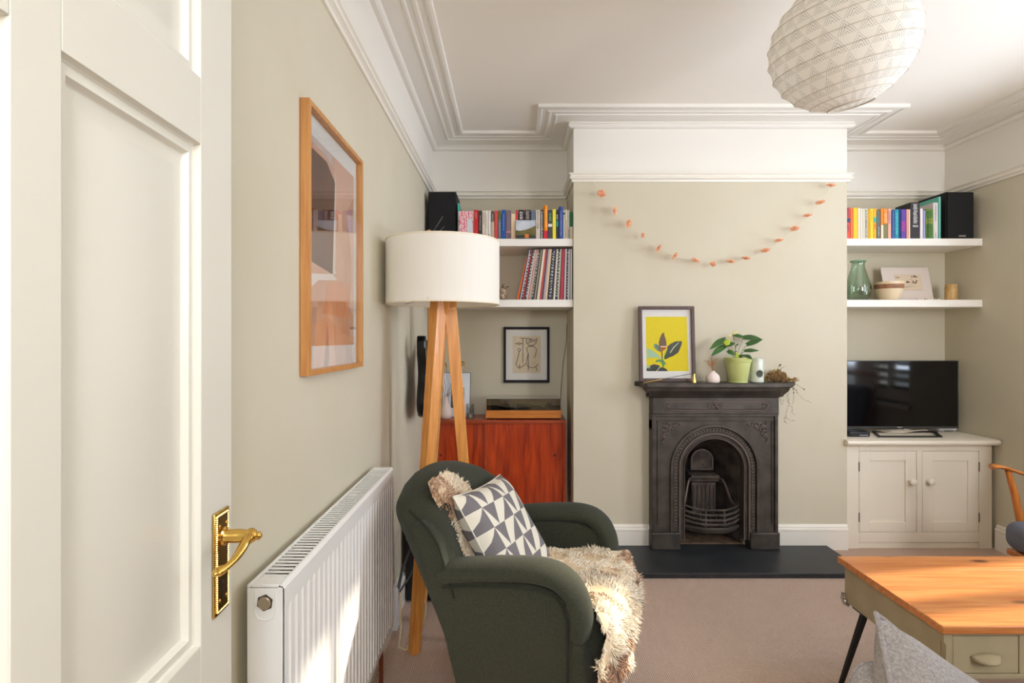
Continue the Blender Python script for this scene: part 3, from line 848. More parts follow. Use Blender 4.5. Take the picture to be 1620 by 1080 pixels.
# the pink marbled book shows its front
t = thing('book', 'pink and white marbled book standing face out beside the left speaker', 'book', (bx(725.6, DL - .004), DL - .016, ZL1 + .0004), (0, 0, 0), GL)
wv = bx(749, DL) - bx(726, DL)
MB().box(0, wv, 0, .011, 0, .162).build('pages', PAGES, t, bev=.001)
mm, nt, b_ = base_mat('marbled_cover'); wvn = N(nt, 'ShaderNodeTexWave'); wvn.inputs['Scale'].default_value = 22; wvn.inputs['Distortion'].default_value = 9; wvn.inputs['Detail'].default_value = 3; wvn.inputs['Detail Scale'].default_value = 2
nt.links.new(coords(nt), wvn.inputs[0]); mr = N(nt, 'ShaderNodeMapRange'); mr.inputs[1].default_value = .72; mr.inputs[2].default_value = .8; nt.links.new(wvn.outputs[1], mr.inputs[0])
nt.links.new(mixc(nt, mr.outputs[0], lin((236, 200, 204)), lin((214, 70, 92))), b_.inputs[0])
MB().box(0, wv, -.002, 0, 0, .165).box(-.0005, .002, -.002, .013, 0, .165).build('cover', mm, t, smooth=False)
MB().box(wv * .62, wv * .93, -.0028, -.002, .0, .12).build('cover_patch', mat('pale_blue_print', (206, 212, 220), .6), t, smooth=False)
# landscape postcard leaning on the black books
pc = thing('postcard', 'landscape postcard of hills under a cloudy sky leaning on the books', 'postcard', (bx(816, DL), DL - .024, ZL1 + .001), (R(-7), 0, 0))
wv = bx(847, DL) - bx(816, DL)
MB().box(0, wv, 0, .002, 0, .112).build('card', mat('postcard_sky', (178, 188, 202), .5, rgb2=(214, 218, 224), nscale=14), pc, smooth=False)
ld = MB(); ld.prism([(0, 0), (wv, 0), (wv, .078), (wv * .8, .066), (wv * .5, .052), (wv * .2, .046), (0, .05)], 'y', -.0006, 0); ld.build('printed_hills', mat('postcard_hills', (122, 106, 60), .5, rgb2=(84, 88, 44), nscale=24), pc, smooth=False)
MB().prism([(0, 0), (wv, 0), (wv, .012), (wv * .5, .02), (0, .016)], 'y', -.0012, -.0006).build('printed_foreground', mat('postcard_front', (52, 50, 44), .5), pc, smooth=False)
MB().box(wv * .46, wv * .66, -.0018, -.0012, .0, .026).build('printed_hut', mat('postcard_hut', (210, 120, 50), .5), pc, smooth=False)

rb(1339, 1345, 328.5, (222, 86, 70), 'coral and navy patterned book beside the chimney breast on the right shelf', bottom=((46, 66, 116), .52, .66), marks=[(.25, .42, .7), (.7, .98, .5)], mark_rgb=(60, 66, 110))
rb(1345.4, 1349.6, 330, (240, 112, 60), 'orange book second from the chimney breast on the right shelf')
rb(1350, 1357, 328.5, (246, 198, 40), 'plain yellow book left of the three cream books')
rb(1357.4, 1361, 329, (234, 224, 208), 'cream book, left one of three together on the right shelf')
rb(1361.4, 1365, 330, (228, 222, 204), 'cream book, middle one of three together on the right shelf')
rb(1365.4, 1368, 330, (226, 220, 204), 'cream book, right one of three together on the right shelf')
rb(1368.4, 1373, 330, (238, 230, 208), 'white book with heavy black lettering on the right shelf', marks=[(.02, .95, .75)], mark_rgb=(34, 32, 34))
rb(1373.4, 1376, 331, (222, 172, 30), 'thin mustard book left of the bright yellow one')
rb(1376.4, 1381.8, 330, (250, 208, 44), 'bright yellow book right of the thin mustard one', marks=[(.6, .9, .3)], mark_rgb=(214, 150, 30))
rb(1382.2, 1386.6, 330, (244, 176, 40), 'yellow book with teal and red patches on its spine', bottom=((64, 176, 160), .54, .72), marks=[(.32, .5, .9)], mark_rgb=(230, 90, 80))
rb(1387.2, 1392.8, 333, (96, 110, 106), 'grey-green book right of the yellow patchwork book', marks=[(.1, .4, .3)], mark_rgb=(190, 225, 225))
rb(1393.6, 1397.4, 330, (244, 140, 40), 'orange book with cream foot, left one of two orange books', bottom=((240, 226, 196), 0, .45))
rb(1397.8, 1404.4, 330, (244, 146, 60), 'orange book with olive foot, right one of two orange books', bottom=((126, 124, 84), 0, .5), marks=[(.55, .85, .5)], mark_rgb=(255, 232, 190))
rb(1405, 1410, 330, (240, 176, 150), 'peach book with lilac letters on its spine', marks=[(.5, .92, .7)], mark_rgb=(130, 130, 190))
rb(1411.2, 1415, 332, (64, 92, 160), 'blue book left of the teal book on the right shelf', marks=[(.3, .9, .3)], mark_rgb=(130, 160, 210))
rb(1415.4, 1422, 331, (20, 140, 160), 'teal book with pale lettering on the right shelf', marks=[(.15, .9, .7)], mark_rgb=(110, 220, 226))
rb(1422.4, 1425.4, 330, (20, 40, 110), 'thin navy book between teal and purple books')
rb(1425.8, 1433, 331, (92, 66, 156), 'purple book left of the thin pink one', bottom=((150, 60, 150), .25, .6))
rb(1434, 1436.8, 331, (226, 160, 160), 'thin rose pink book right of the purple one')
rb(1437.2, 1440.2, 331, (236, 202, 178), 'thin beige pink book left of the big black book')
rb(1440.8, 1455, 320, (44, 40, 44), 'big black book with chunky white letters on the right shelf', marks=[(.42, .96, .5), (.32, .36, .7)], mark_rgb=(232, 228, 226))
rb(1455.6, 1460, 330, (230, 222, 222), 'white book right of the big black book')
rb(1460.4, 1464.4, 333, (150, 150, 196), 'lilac book left of the leafy green book')
rb(1465, 1475.8, 331, (86, 132, 44), 'leafy green printed book on the right shelf', marks=[(.05, .95, .8)], mark_rgb=(46, 84, 30), bottom=((150, 160, 60), .5, .7))
rb(1476.4, 1484, 320.5, (216, 210, 206), 'tall pale grey book left of the large teal folder', marks=[(.04, .14, .3), (.5, .94, .2)], mark_rgb=(130, 124, 130))
t = book(bx(1485, DR), bx(1488.4, DR), DR, ZR1 + .0004, .262, .24, (104, 186, 168), 'large teal and cream picture book standing against the right speaker', GR_)
MB().box(-.0008, 0, .03, .238, .0, .225).build('cover_band', bmat((214, 202, 184)), t, smooth=False)

# ------------------------------------------------------------------ speakers
def speaker(x, w, y, d, z, h, label, badge=False):
    t = thing('bookshelf_speaker', label, 'speaker', (x, y, z + .0005), (0, 0, 0), 'black bookshelf speakers')
    MB().box(0, w, .012, d, 0, h).build('cabinet', BLACKM, t, bev=.002)
    MB().box(.004, w - .004, 0, .0115, .004, h - .004).build('grille', CLOTHBLK, t, bev=.003)
    if badge: MB().box(w * .42, w * .68, -.0015, 0, .012, .022).build('badge', mat('badge_silver', (150, 146, 142), .4, .6), t)
speaker(bx(677, 3.37), .170, 3.372, .25, ZL1, EYE + (536 - 302.5) / FP * 3.372 - ZL1, 'black speaker in the corner of the left upper shelf above the lampshade')
speaker(bx(1498.5, DR), bx(1541.6, DR) - bx(1498.5, DR), DR, .25, ZR1, EYE + (536 - 303) / FP * DR - ZR1, 'black speaker at the right end of the right upper shelf', badge=True)
# ------------------------------------------------------------------ records
cols_r = [(224, 96, 30), (70, 60, 66), (196, 190, 190), (60, 48, 52), (206, 52, 56), (58, 56, 64), (82, 80, 92), (212, 200, 184), (196, 120, 124), (184, 166, 140), (188, 172, 148), (56, 50, 50), (70, 62, 56), (196, 180, 152), (92, 84, 76),
          (232, 220, 202), (236, 226, 210), (190, 66, 50), (146, 88, 76), (92, 78, 124), (186, 170, 176), (208, 190, 168), (216, 190, 150), (44, 44, 48), (60, 60, 68), (70, 74, 104), (42, 42, 50), (120, 90, 70), (236, 232, 220), (30, 44, 34), (40, 56, 44),
          (190, 186, 170), (34, 32, 34), (204, 60, 80), (214, 70, 90), (120, 60, 74), (214, 208, 214), (96, 84, 96), (40, 36, 44), (228, 226, 230), (150, 148, 156), (240, 240, 240)]
names_r = {0: 'orange record sleeve leaning furthest, at the left end of the records', 4: 'bright red record sleeve leaning near the left end of the records', 15: 'cream record sleeve, left of two adjoining creams in mid row of the records',
           16: 'cream record sleeve, right of two adjoining creams in mid row of the records', 17: 'brick red record sleeve right of the two adjoining cream ones', 19: 'violet record sleeve in mid row of the records',
           28: 'white record sleeve standing between dark ones, right half of the records', 29: 'near-black green record sleeve right of the lone white one', 33: 'crimson record sleeve, left one of two in the right half',
           34: 'crimson record sleeve, right one of two in the right half', 41: 'white record sleeve last beside the chimney breast', 39: 'pale grey-white record sleeve third from the chimney breast'}
ORD = ' first second third fourth fifth sixth seventh eighth ninth tenth eleventh twelfth thirteenth fourteenth fifteenth sixteenth seventeenth eighteenth nineteenth twentieth twenty-first twenty-second'.split(' ')
def cname(c):
    m_, M_ = min(c), max(c)
    if M_ - m_ < 22: return 'near-black' if M_ < 62 else 'charcoal grey' if M_ < 100 else 'mid grey' if M_ < 170 else 'pale grey' if M_ < 222 else 'off-white'
    if c[0] >= c[2] and c[0] >= c[1]: return ('dark brown' if M_ < 110 else 'dusty rose' if c[1] < c[0] * .72 else 'brown' if M_ < 150 else 'tan')
    return 'dark bluish' if M_ < 110 else 'lilac grey'
nr = len(cols_r); xb0, xb1 = bx(817, 3.385), BX0 - .006
wid = [1.0 + .25 * math.sin(i * 2.3) for i in range(nr)]; wid[0] = 1.9; wid[1] = .8
sc_ = (xb1 - xb0 - .0) / sum(wid); x = xb0
for i, c in enumerate(cols_r):
    w = wid[i] * sc_
    u = (x - xb0) / (xb1 - xb0); tilt = 11.5 * (1 - u) ** 1.0 if i else 13.0
    tl = R(tilt)
    lab = names_r.get(i) or '%s record sleeve, %s' % (cname(c), ('%s right of the leaning orange one' % ORD[i] if i < 22 else '%s from the chimney breast end of the records' % ORD[nr - i]))
    hh = .312 if i > 0 else .262
    t = thing('record_sleeve', lab, 'record', (x + w * .02, 3.385 + .004 * math.sin(i * 5), ZL2 + .0006 + math.sin(tl) * 0.0), (0, tl, 0), 'vinyl records on the lower shelf of the left alcove')
    ww = w * .93 * math.cos(tl)
    MB().box(0, ww, 0, .31, math.sin(tl) * ww, hh).build('sleeve', bmat(c), t, bev=.0006, seg=1)
    if i in (3, 6, 24, 25, 29, 30, 38, 11, 9):
        mb = MB(); rnd = random.Random(i); z = .02
        while z < .29: l = rnd.uniform(.004, .014); mb.box(ww * .25, ww * .75, -.0008, 0, z, z + l); z += l + rnd.uniform(.006, .012)
        mb.build('spine_lettering', bmat((226, 226, 222)), t, smooth=False)['kind'] = 'stuff'
    x += w

# small bird ornament right of the lampshade
bd_ = thing('bird_ornament', 'small brown and white bird ornament on the lower left shelf behind the lampshade', 'ornament', (bx(795, 3.40), 3.42, ZL2 + .001))
b = MB(); b.ball((0, 0, .042), .030, 10, sc=(.85, 1, 1.25)); b.build('body', mat('bird_brown', (120, 88, 62), .7, rgb2=(206, 192, 170), nscale=60), bd_)
b = MB(); b.ball((.010, -.006, .082), .018, 8); b.build('head', mat('bird_dark', (66, 52, 46), .6, rgb2=(150, 130, 110), nscale=60), bd_)
MB().lathe([(.005, 0), (.0005, .016)], 6, T=Matrix.Translation((.026, -.006, .082)) @ Matrix.Rotation(R(90), 4, 'Y')).build('beak', BLACK, bd_)
for s_ in (-1, 1): MB().tube([(s_ * .008, 0, .012), (s_ * .008, -.002, 0.0015), (s_ * .008 + .004, -.014, .0012)], .0016, 5).build('leg', mat('twig_brown', (96, 70, 48), .8), bd_)

# ------------------------------------------------------------------ ornaments on the right lower shelf
GV = mat('green_bottle_glass', (176, 214, 190), .03, trans=.92, ior=1.25)
D = 3.56; p = at(1357.5, 472.5, D)
v = thing('glass_vase', 'tall green glass vase behind the flower card on the right alcove shelf', 'vase', (p.x, D, ZR2 + .001))
prof = [(.040, 0), (.056, .006), (.070, .035), (.077, .070), (.071, .110), (.056, .160), (.043, .200), (.037, .230), (.038, .243), (.044, .252), (.043, .256)]
inn = [(r - .003, z + .003 if i == 0 else z) for i, (r, z) in enumerate(prof)][::-1]
MB().lathe(prof + inn, 40, caps=True, ).build('body', thin_glass('green_thin_glass', (.85, .93, .87, 1), 1.6), v, ang=60)
MB().lathe([(.0435, .249), (.047, .2535), (.0435, .258), (.040, .2535), (.0435, .249)], 40, caps=False).build('rim', mat('green_glass_rim', (128, 168, 136), .1), v)
card = thing('greeting_card', 'white greeting card with yellow and pink flower leaning at the shelf left end', 'card', (BX1 + .004, 3.455, ZR2 + .001), (R(-9), 0, 0))
MB().prism([(0, 0), (.050, 0), (.038, .185), (0, .186)], 'y', 0, .002).build('card_board', PAPER, card, smooth=False)
def blob(pts, y, name, m, par, y2=None):
    return MB().prism(pts, 'y', y, y + .0005 if y2 is None else y2).build(name, m, par, smooth=False)
for k, (cx_, cz_, r_, mt) in enumerate(((.012, .160, .012, (232, 206, 60)), (.024, .148, .010, (240, 214, 70)), (.022, .136, .009, (236, 196, 50)), (.010, .142, .008, (150, 176, 70)))):
    blob([(max(.001, cx_ + r_ * math.cos(a * PI / 5)), cz_ + r_ * 1.1 * math.sin(a * PI / 5)) for a in range(10)], -.0006 - .0002 * k, 'printed_petal', mat('petal_%d' % k, mt), card)
for k in range(3): blob([(.004 + .006 * k, .125), (.012 + .006 * k, .125), (.008 + .003 * k, .085 - .006 * k), (.002, .075)], -.0006 - .0002 * k, 'printed_leaf', mat('card_coral_%d' % k, ((226, 120, 96), (232, 150, 120), (214, 90, 80))[k]), card)
# leaning mounted drawing
pd = thing('mounted_drawing', 'mounted ink drawing on white card leaning behind the striped bowl', 'picture', (bx(1402, 3.61), 3.61, ZR2 + .001), (R(-14), 0, 0))
W = bx(1478, 3.61) - bx(1402, 3.61); Hh = .235
MB().box(0, W, 0, .003, 0, Hh).build('mount', mat('mount_board', (222, 210, 202), .85), pd, smooth=False)
x0, x1, z0, z1 = W * .27, W * .80, .078, .182
MB().box(x0 - .001, x1 + .001, -.0008, 0, z0 - .001, z1 + .001).build('drawing_edge', mat('pencil_line', (150, 120, 70)), pd, smooth=False)
MB().box(x0, x1, -.0012, -.0008, z0, z1).build('drawing_paper', mat('drawing_paper', (222, 204, 178), .9), pd, smooth=False)
ik = MB(); rnd = random.Random(3)
INK = mat('brown_ink', (84, 30, 26), .8)
for k in range(16):
    a, b_ = rnd.uniform(.55, .85), rnd.uniform(.45, .9)
    ik.tube([(x0 + (x1 - x0) * a, -.0018, z0 + (z1 - z0) * b_), (x0 + (x1 - x0) * (a + rnd.uniform(-.1, .1)), -.0018, z0 + (z1 - z0) * (b_ + rnd.uniform(-.15, .15)))], .0019, 4)
for k in range(5): ik.tube([(x0 + (x1 - x0) * .42, -.0018, z0 + (z1 - z0) * (.45 + .03 * k)), (x0 + (x1 - x0) * (.48 + .02 * k), -.0018, z0 + (z1 - z0) * (.6 - .03 * k))], .0022, 4)
for a in (.2, .35, .5): ik.tube([(x0 + .02, -.0016, z0 + .03 * a), (x0 + (x1 - x0) * (.5 + a * .6), -.0016, z0 + .05 * (1 - a))], .0005, 4)
for k in range(7): ik.tube([(x0 + .004 + .004 * k, -.0018, z1 - .012), (x0 + .006 + .004 * k, -.0018, z1 - .012 - .006 * (1 + k % 2))], .0007, 4)
ik.tube([(x0 + .004, -.0018, z1 - .022), (x0 + .022, -.0018, z1 - .021)], .0006, 4)
ik.build('ink_figure', INK, pd)
# bowl
p = at(1409.5, 472, 3.50)
bw = thing('striped_bowl', 'cream ceramic bowl with a brown band in front of the mounted drawing', 'bowl', (p.x, 3.52, ZR2 + .001))
MB().lathe([(.046, 0), (.053, .006), (.068, .040), (.077, .072)], 40, caps=True).build('bowl_body', mat('cream_stoneware', (226, 206, 172), .5), bw, ang=60)
MB().lathe([(.077, .072), (.081, .082), (.082, .100)], 40, caps=False).build('brown_band', mat('brown_glaze', (132, 92, 66), .5, rgb2=(166, 116, 84), nscale=30), bw, ang=60)
MB().lathe([(.082, .100), (.083, .116), (.080, .116), (.075, .09), (.06, .04), (.04, .012)], 40, caps=False).build('rim', mat('cream_stoneware', (226, 206, 172)), bw, ang=60)
# pebble-like shells in a row
rnd = random.Random(8); shellm = [mat('shell_a', (238, 228, 214), .5), mat('shell_b', (206, 176, 140), .5), mat('shell_c', (246, 240, 232), .4)]
for k in range(13):
    px = 1453 + k * 2.55 + rnd.uniform(-.5, .5); r = rnd.uniform(.0045, .0075)
    o = MB().ball((0, 0, r * .9), r, 6, sc=(1.2, .9, .9)).build('shell', shellm[k % 3], None, loc=(bx(px, 3.50), 3.495 + rnd.uniform(-.004, .004) + (.014 if k % 2 else 0), ZR2 + .0005))
    tag(o, ORD[k + 1] + ' tiny shell from the striped bowl, at the foot of the mounted drawing', 'shell', 'shells on the right alcove shelf')
p = at(1508.5, 471, 3.56)
vs_ = thing('tan_vase', 'small tan ribbed ceramic vase near the right end of the lower right shelf', 'vase', (p.x, 3.58, ZR2 + .001))
MB().lathe([(.030, 0), (.0335, .004), (.034, .05), (.0315, .098), (.033, .106), (.031, .108), (.028, .100), (.028, .01)], 32).build('body', mat('tan_glaze', (206, 168, 108), .35, rgb2=(190, 150, 92), nscale=20), vs_, ang=60)
rb_ = MB()
for k in range(9): rb_.lathe([(.0335, .012 + .009 * k), (.0348, .016 + .009 * k), (.0335, .020 + .009 * k)], 32, caps=False)
rb_.build('ribs', mat('tan_glaze', (206, 168, 108)), vs_, ang=70)

# ------------------------------------------------------------------ framed pictures
def frame(parent, w, h, bw_, dep, m, front=0.0, inner=None):
    """picture frame in the xz plane, front face at y = -dep"""
    for nm, poly in (('frame_rail', [(0, 0), (w, 0), (w - bw_, bw_), (bw_, bw_)]), ('frame_rail', [(0, h), (w, h), (w - bw_, h - bw_), (bw_, h - bw_)]),
                     ('frame_stile', [(0, 0), (0, h), (bw_, h - bw_), (bw_, bw_)]), ('frame_stile', [(w, 0), (w, h), (w - bw_, h - bw_), (w - bw_, bw_)])):
        MB().prism(poly, 'y', -dep, 0).build(nm, m, parent, bev=.0008, seg=1)
    MB().box(bw_ * .7, w - bw_ * .7, -.004, -.001, bw_ * .7, h - bw_ * .7).build('mount', PAPER, parent, smooth=False)
def pane(parent, w, h, bw_, dep, name='pane'):
    MB().box(bw_ * .9, w - bw_ * .9, -dep * .55 - .001, -dep * .55, bw_ * .9, h - bw_ * .9).build(name, PANE, parent, smooth=False)
# oak framed print on the left wall: local x runs along the wall away from camera
g = thing('framed_print', 'large oak framed abstract print in blush and brown on the left wall', 'picture', (XL + .001, 1.392, 1.173), (0, 0, R(90)))
W, Hh = .503, .702; DP = .0245
frame(g, W, Hh, .0145, DP, OAKF)
def printed(pts, lvl, rgb, rgb2=None, nm='printed_shape', par=g, sc=8, base=-.0042):
    mname = 'print_%d_%d_%d' % rgb
    blob(pts, base - .0003 * lvl, nm, mat(mname, rgb, .85, rgb2=rgb2, nscale=sc), par, base + .0002)
x0, x1, z0, z1 = .045, .458, .075, .635
printed([(x0, z0), (x1, z0), (x1, z1), (x0, z1)], 0, (222, 178, 152), (206, 152, 122), sc=5)
printed([(.05, .30), (.24, .285), (.262, .56), (.19, .60), (.05, .60)], 2, (106, 52, 36), (70, 34, 28), sc=9)
printed([(.24, .285), (.275, .29), (.262, .30), (.272, .555), (.24, .62), (.262, .56)], 3, (230, 216, 206))
printed([(.05, z1), (.24, z1), (.24, .60), (.17, .615), (.05, .62)], 2, (208, 190, 184))
printed([(.05, .265), (.24, .285), (.285, .272), (.12, .255), (.05, .225)], 3, (236, 222, 214))
printed([(.25, z1), (x1, z1), (x1, .565), (.40, .52), (.36, .49), (.42, .43), (.27, .47), (.262, .56)], 2, (228, 180, 158), (214, 164, 140), sc=6)
printed([(.37, .49), (.44, .50), (x1, .53), (x1, .17), (.43, .18), (.41, .20), (.435, .30), (.42, .40)], 3, (232, 196, 178))
printed([(x0, .075), (x1, .075), (x1, .10), (.33, .11), (.20, .16), (.10, .135), (x0, .14)], 2, (212, 148, 112), (226, 172, 140), sc=6)
printed([(.16, .165), (.44, .16), (.40, .27), (.29, .27), (.2, .255)], 2, (226, 160, 120), (214, 140, 100), sc=6)
pane(g, W, Hh, .0145, DP)
# black framed ink drawing in the left alcove (plain line figure)
g = thing('framed_drawing', 'black framed ink line drawing on cream paper hung in the left alcove', 'picture', (bx(796.5, 3.72), YA - .0005, at(0, 605, 3.72).z))
W = bx(869.5, 3.72) - bx(796.5, 3.72); Hh = 88 / FP * 3.72
frame(g, W, Hh, .0165, .022, BLACKM)
MB().box(W * .20, W * .81, -.0045, -.0040, Hh * .17, Hh * .84).build('drawing_paper', mat('aged_paper', (222, 204, 176), .9, rgb2=(230, 214, 190), nscale=12), g, smooth=False)
ln = MB(); y = -.0055
def L_(pts, r=.0021, closed=False): ln.tube([(W * a, y, Hh * b_) for a, b_ in pts], r, 5, closed=closed)
def circ(cx, cz, rx, rz, n=14): return [(cx + rx * math.cos(2 * PI * i / n), cz + rz * math.sin(2 * PI * i / n)) for i in range(n)]
L_([(.36, .80), (.56, .79), (.68, .76), (.73, .80)]); L_([(.42, .79), (.42, .36)])
L_([(.50, .78), (.50, .72), (.55, .67), (.62, .66), (.70, .70), (.73, .78)]); L_(circ(.585, .755, .028, .022), .0017, True); L_([(.52, .70), (.60, .735), (.70, .745)], .0016)
L_(circ(.345, .70, .026, .02), .0018, True); L_([(.25, .70), (.32, .70)]); L_([(.37, .70), (.42, .70)])
L_(circ(.345, .585, .030, .024), .0018, True); L_([(.345, .56), (.31, .44), (.27, .32), (.31, .27), (.38, .27), (.45, .31), (.52, .36)])
L_([(.50, .38), (.54, .52), (.50, .60), (.54, .65), (.66, .65), (.72, .60), (.70, .50), (.67, .44)]); L_([(.54, .52), (.54, .22)])
L_([(.50, .31), (.58, .27), (.68, .27), (.76, .33)]); L_([(.71, .28), (.73, .21)]); L_([(.35, .33), (.35, .24)]); L_([(.57, .64), (.60, .66), (.65, .645)], .0015)
ln.build('ink_lines', mat('black_ink', (30, 26, 26), .8), g)
pane(g, W, Hh, .0165, .022)
# botanical poster on the mantel
MT = 1.0135
g = thing('framed_poster', 'dark wooden framed poster of a plant on bright yellow, standing on the mantel', 'picture', (bx(1012, 3.275), 3.288, MT + .001), (R(-4.0), 0, 0))
W = bx(1100, 3.29) - bx(1012, 3.29); Hh = 119 / FP * 3.29
frame(g, W, Hh, .0185, .022, wood('walnut_frame', (92, 68, 62), (70, 50, 46), axis=2, rough=.5))
def S(pts): return [(W * (a * 1.0), Hh * b_) for a, b_ in pts]
# coordinates as fractions of the framed picture
def fx(px, py): return ((px - 50) / 680.0, 1 - (py - 55) / 930.0)
def FQ(l): return S([fx(*q) for q in l])
def pr(l, lvl, rgb, nm='printed_leaf'): printed(FQ(l), lvl, rgb, nm=nm, par=g)
pr([(140, 182), (645, 182), (655, 858), (140, 858)], 0, (236, 216, 0), 'printed_ground')
pr([(145, 575), (200, 590), (260, 630), (320, 690), (330, 715), (270, 690), (200, 690), (145, 700)], 1, (168, 206, 170))
pr([(230, 530), (262, 515), (300, 545), (318, 585), (312, 622), (270, 600), (240, 570)], 1, (120, 152, 128))
pr([(262, 535), (275, 540), (316, 612), (308, 618)], 2, (74, 58, 50))
pr([(355, 700), (365, 640), (390, 590), (420, 600), (400, 680)], 1, (150, 190, 90))
pr([(357, 690), (380, 640), (400, 590), (398, 555), (440, 520), (500, 490), (580, 485), (578, 520), (550, 590), (530, 630), (470, 670), (420, 690), (375, 712), (360, 708)], 2, (62, 72, 66))
pr([(428, 630), (436, 634), (480, 570), (545, 505), (538, 503), (472, 562)], 3, (214, 220, 190), 'printed_vein')
pr([(326, 620), (340, 620), (340, 720), (352, 800), (336, 800), (326, 700)], 1, (110, 84, 40), 'printed_stem')
pr([(330, 700), (352, 720), (360, 800), (338, 812), (322, 760)], 2, (96, 160, 70))
pr([(250, 750), (262, 722), (300, 712), (345, 722), (372, 752), (384, 778), (340, 768), (300, 740)], 3, (92, 148, 96))
pr([(298, 560), (296, 500), (318, 430), (340, 388), (368, 380), (362, 400), (384, 470), (390, 540), (376, 580), (340, 600), (312, 590)], 4, (118, 92, 76), 'printed_bud')
pr([(316, 566), (388, 566), (372, 590), (340, 610), (334, 640), (318, 620)], 5, (176, 92, 48), 'printed_bud')
pr([(316, 548), (392, 548), (390, 562), (318, 562)], 6, (246, 214, 190), 'printed_bud')
pr([(140, 820), (190, 800), (190, 830), (200, 858), (140, 858)], 1, (62, 72, 66))
pr([(140, 770), (190, 800), (190, 826), (140, 822)], 1, (190, 206, 160))
pr([(186, 790), (230, 772), (290, 784), (310, 800), (275, 858), (190, 858)], 2, (52, 60, 58))
pr([(262, 858), (300, 815), (340, 808), (380, 830), (404, 858)], 3, (56, 64, 60))
pr([(258, 858), (268, 858), (310, 806), (300, 806)], 4, (220, 226, 200), 'printed_vein')
pane(g, W, Hh, .0185, .022)

# ------------------------------------------------------------------ on the mantel
h = thing('incense_cone_holder', 'small brass cone incense holder on the mantel beside the poster', 'incense holder', (bx(1098, 3.215), 3.215, MT))
MB().lathe([(.0145, 0), (.0145, .003), (.010, .022), (.006, .048), (.0062, .052), (.004, .054)], 20).build('cone', BRASS, h)
s_ = thing('incense_stick', 'black incense stick with gold tip leaning across the foot of the poster', 'incense', (bx(1098, 3.215), 3.213, MT + .049))
e = at(1018, 605.2, 3.20) - Vector((bx(1098, 3.215), 3.213, MT + .049))
MB().tube([(0, 0, .006), (e.x * .63, e.y * .63, e.z * .63 + .002)], .0014, 6).build('stick', BLACKM, s_)
MB().tube([(e.x * .63, e.y * .63, e.z * .63 + .002), (e.x, e.y, e.z)], .0020, 6).build('gold_tip', mat('gold_foil', (220, 180, 100), .3, .9), s_)
bv = thing('bud_vase', 'small round white vase holding dried orange twigs on the mantel', 'vase', (bx(1127.5, 3.22), 3.22, MT))
MB().lathe([(.033, 0), (.038, .004), (.040, .022), (.036, .040), (.024, .054), (.012, .062), (.011, .068), (.009, .068), (.009, .05)], 32).build('body', mat('white_matt_ceramic', (238, 224, 216), .6), bv, ang=60)
tw = MB(); rnd = random.Random(5)
for k in range(15):
    a = rnd.uniform(-.95, .35); ln_ = rnd.uniform(.045, .085); yy = rnd.uniform(-.5, .5)
    p0 = Vector((0, 0, .06)); p1 = p0 + Vector((a * .3, yy * .2, 1)).normalized() * ln_ * .5; p2 = p1 + Vector((a, yy, .9)).normalized() * ln_ * .6
    tw.tube([p0, p1, p2], [.0010, .0009, .0006], 4)
    for q in range(4):
        d = Vector((a + rnd.uniform(-1, 1), rnd.uniform(-.7, .7), rnd.uniform(0, 1))).normalized(); b0 = p1.lerp(p2, rnd.random())
        tw.tube([b0, b0 + d * .016], .0006, 4); tw.ball(b0 + d * .016, .0016, 3)
tw.build('dried_twigs', mat('dried_orange', (206, 154, 104), .9, rgb2=(150, 100, 60), nscale=80), bv)
# potted plant
pp = thing('potted_plant', 'green leafy anthurium in a lime green pot in the middle of the mantel', 'plant', (bx(1168, 3.235), 3.24, MT))
MB().lathe([(.048, 0), (.050, .002), (.071, .118), (.074, .119), (.077, .145), (.074, .146), (.070, .144), (.066, .125)], 40, caps=False).build('pot', mat('lime_pot', (196, 204, 132), .45), pp, ang=40)
rr_ = MB()
for z in (.122, .132): rr_.lathe([(.0745 + (z - .119) * .1, z), (.0768 + (z - .119) * .1, z + .002), (.0745 + (z - .119) * .1, z + .004)], 40, caps=False)
rr_.lathe([(.052, -.0), (.054, .001), (.054, .006), (.050, .007)], 32, caps=False)
rr_.build('pot_rings', mat('lime_pot', (196, 204, 132)), pp, ang=60)
MB().lathe([(.067, .128), (.03, .134), (.001, .136)], 24, caps=False).build('soil', mat('potting_soil', (60, 46, 36), .95, bump=.8, bscale=90), pp)
LEAF = mat('anthurium_leaf', (34, 74, 26), .35, rgb2=(56, 104, 38), nscale=12, coat=.3)
LEAFY = mat('young_leaf', (178, 196, 56), .4)
STEM = mat('green_stem', (120, 130, 60), .6); SPA = mat('cream_spathe', (236, 228, 160), .5)
def leaf(par, base, tip, width, m, name='leaf', droop=.15, heart=True, nrm=(0, -.45, 1), fold=.18):
    base, tip = Vector(base), Vector(tip); ax = tip - base; Ln = ax.length; ax.normalize()
    nn = Vector(nrm); nn = (nn - ax * nn.dot(ax)).normalized(); sd = ax.cross(nn)
    mb = MB(); nu, nv = 9, 4
    def fn(u, v):
        s = (v - .5) * 2
        wv = math.sin(PI * min(1, (u * .92 + .10))) ** .75 * (1 - .35 * u) if heart else math.sin(PI * u) ** .8
        back = -.10 * (abs(s) ** 2) * max(0, 1 - u * 5) * Ln if heart else 0
        p_ = base + ax * (u * Ln + back) + sd * (s * wv * width / 2) + nn * (fold * abs(s) * wv * width / 2 - droop * Ln * (u - .35) ** 2)
        return p_
    mb.grid(fn, nu, nv)
    o = mb.build(name, m, par, ang=80)
    so = o.modifiers.new('thick', 'SOLIDIFY'); so.thickness = .0012
    return o
sx = bx(1168, 3.235)
def rel(px, py, dy=0.0): q = at(px, py, 3.235 + dy); return Vector((q.x - sx, q.y - 3.24, q.z - MT))
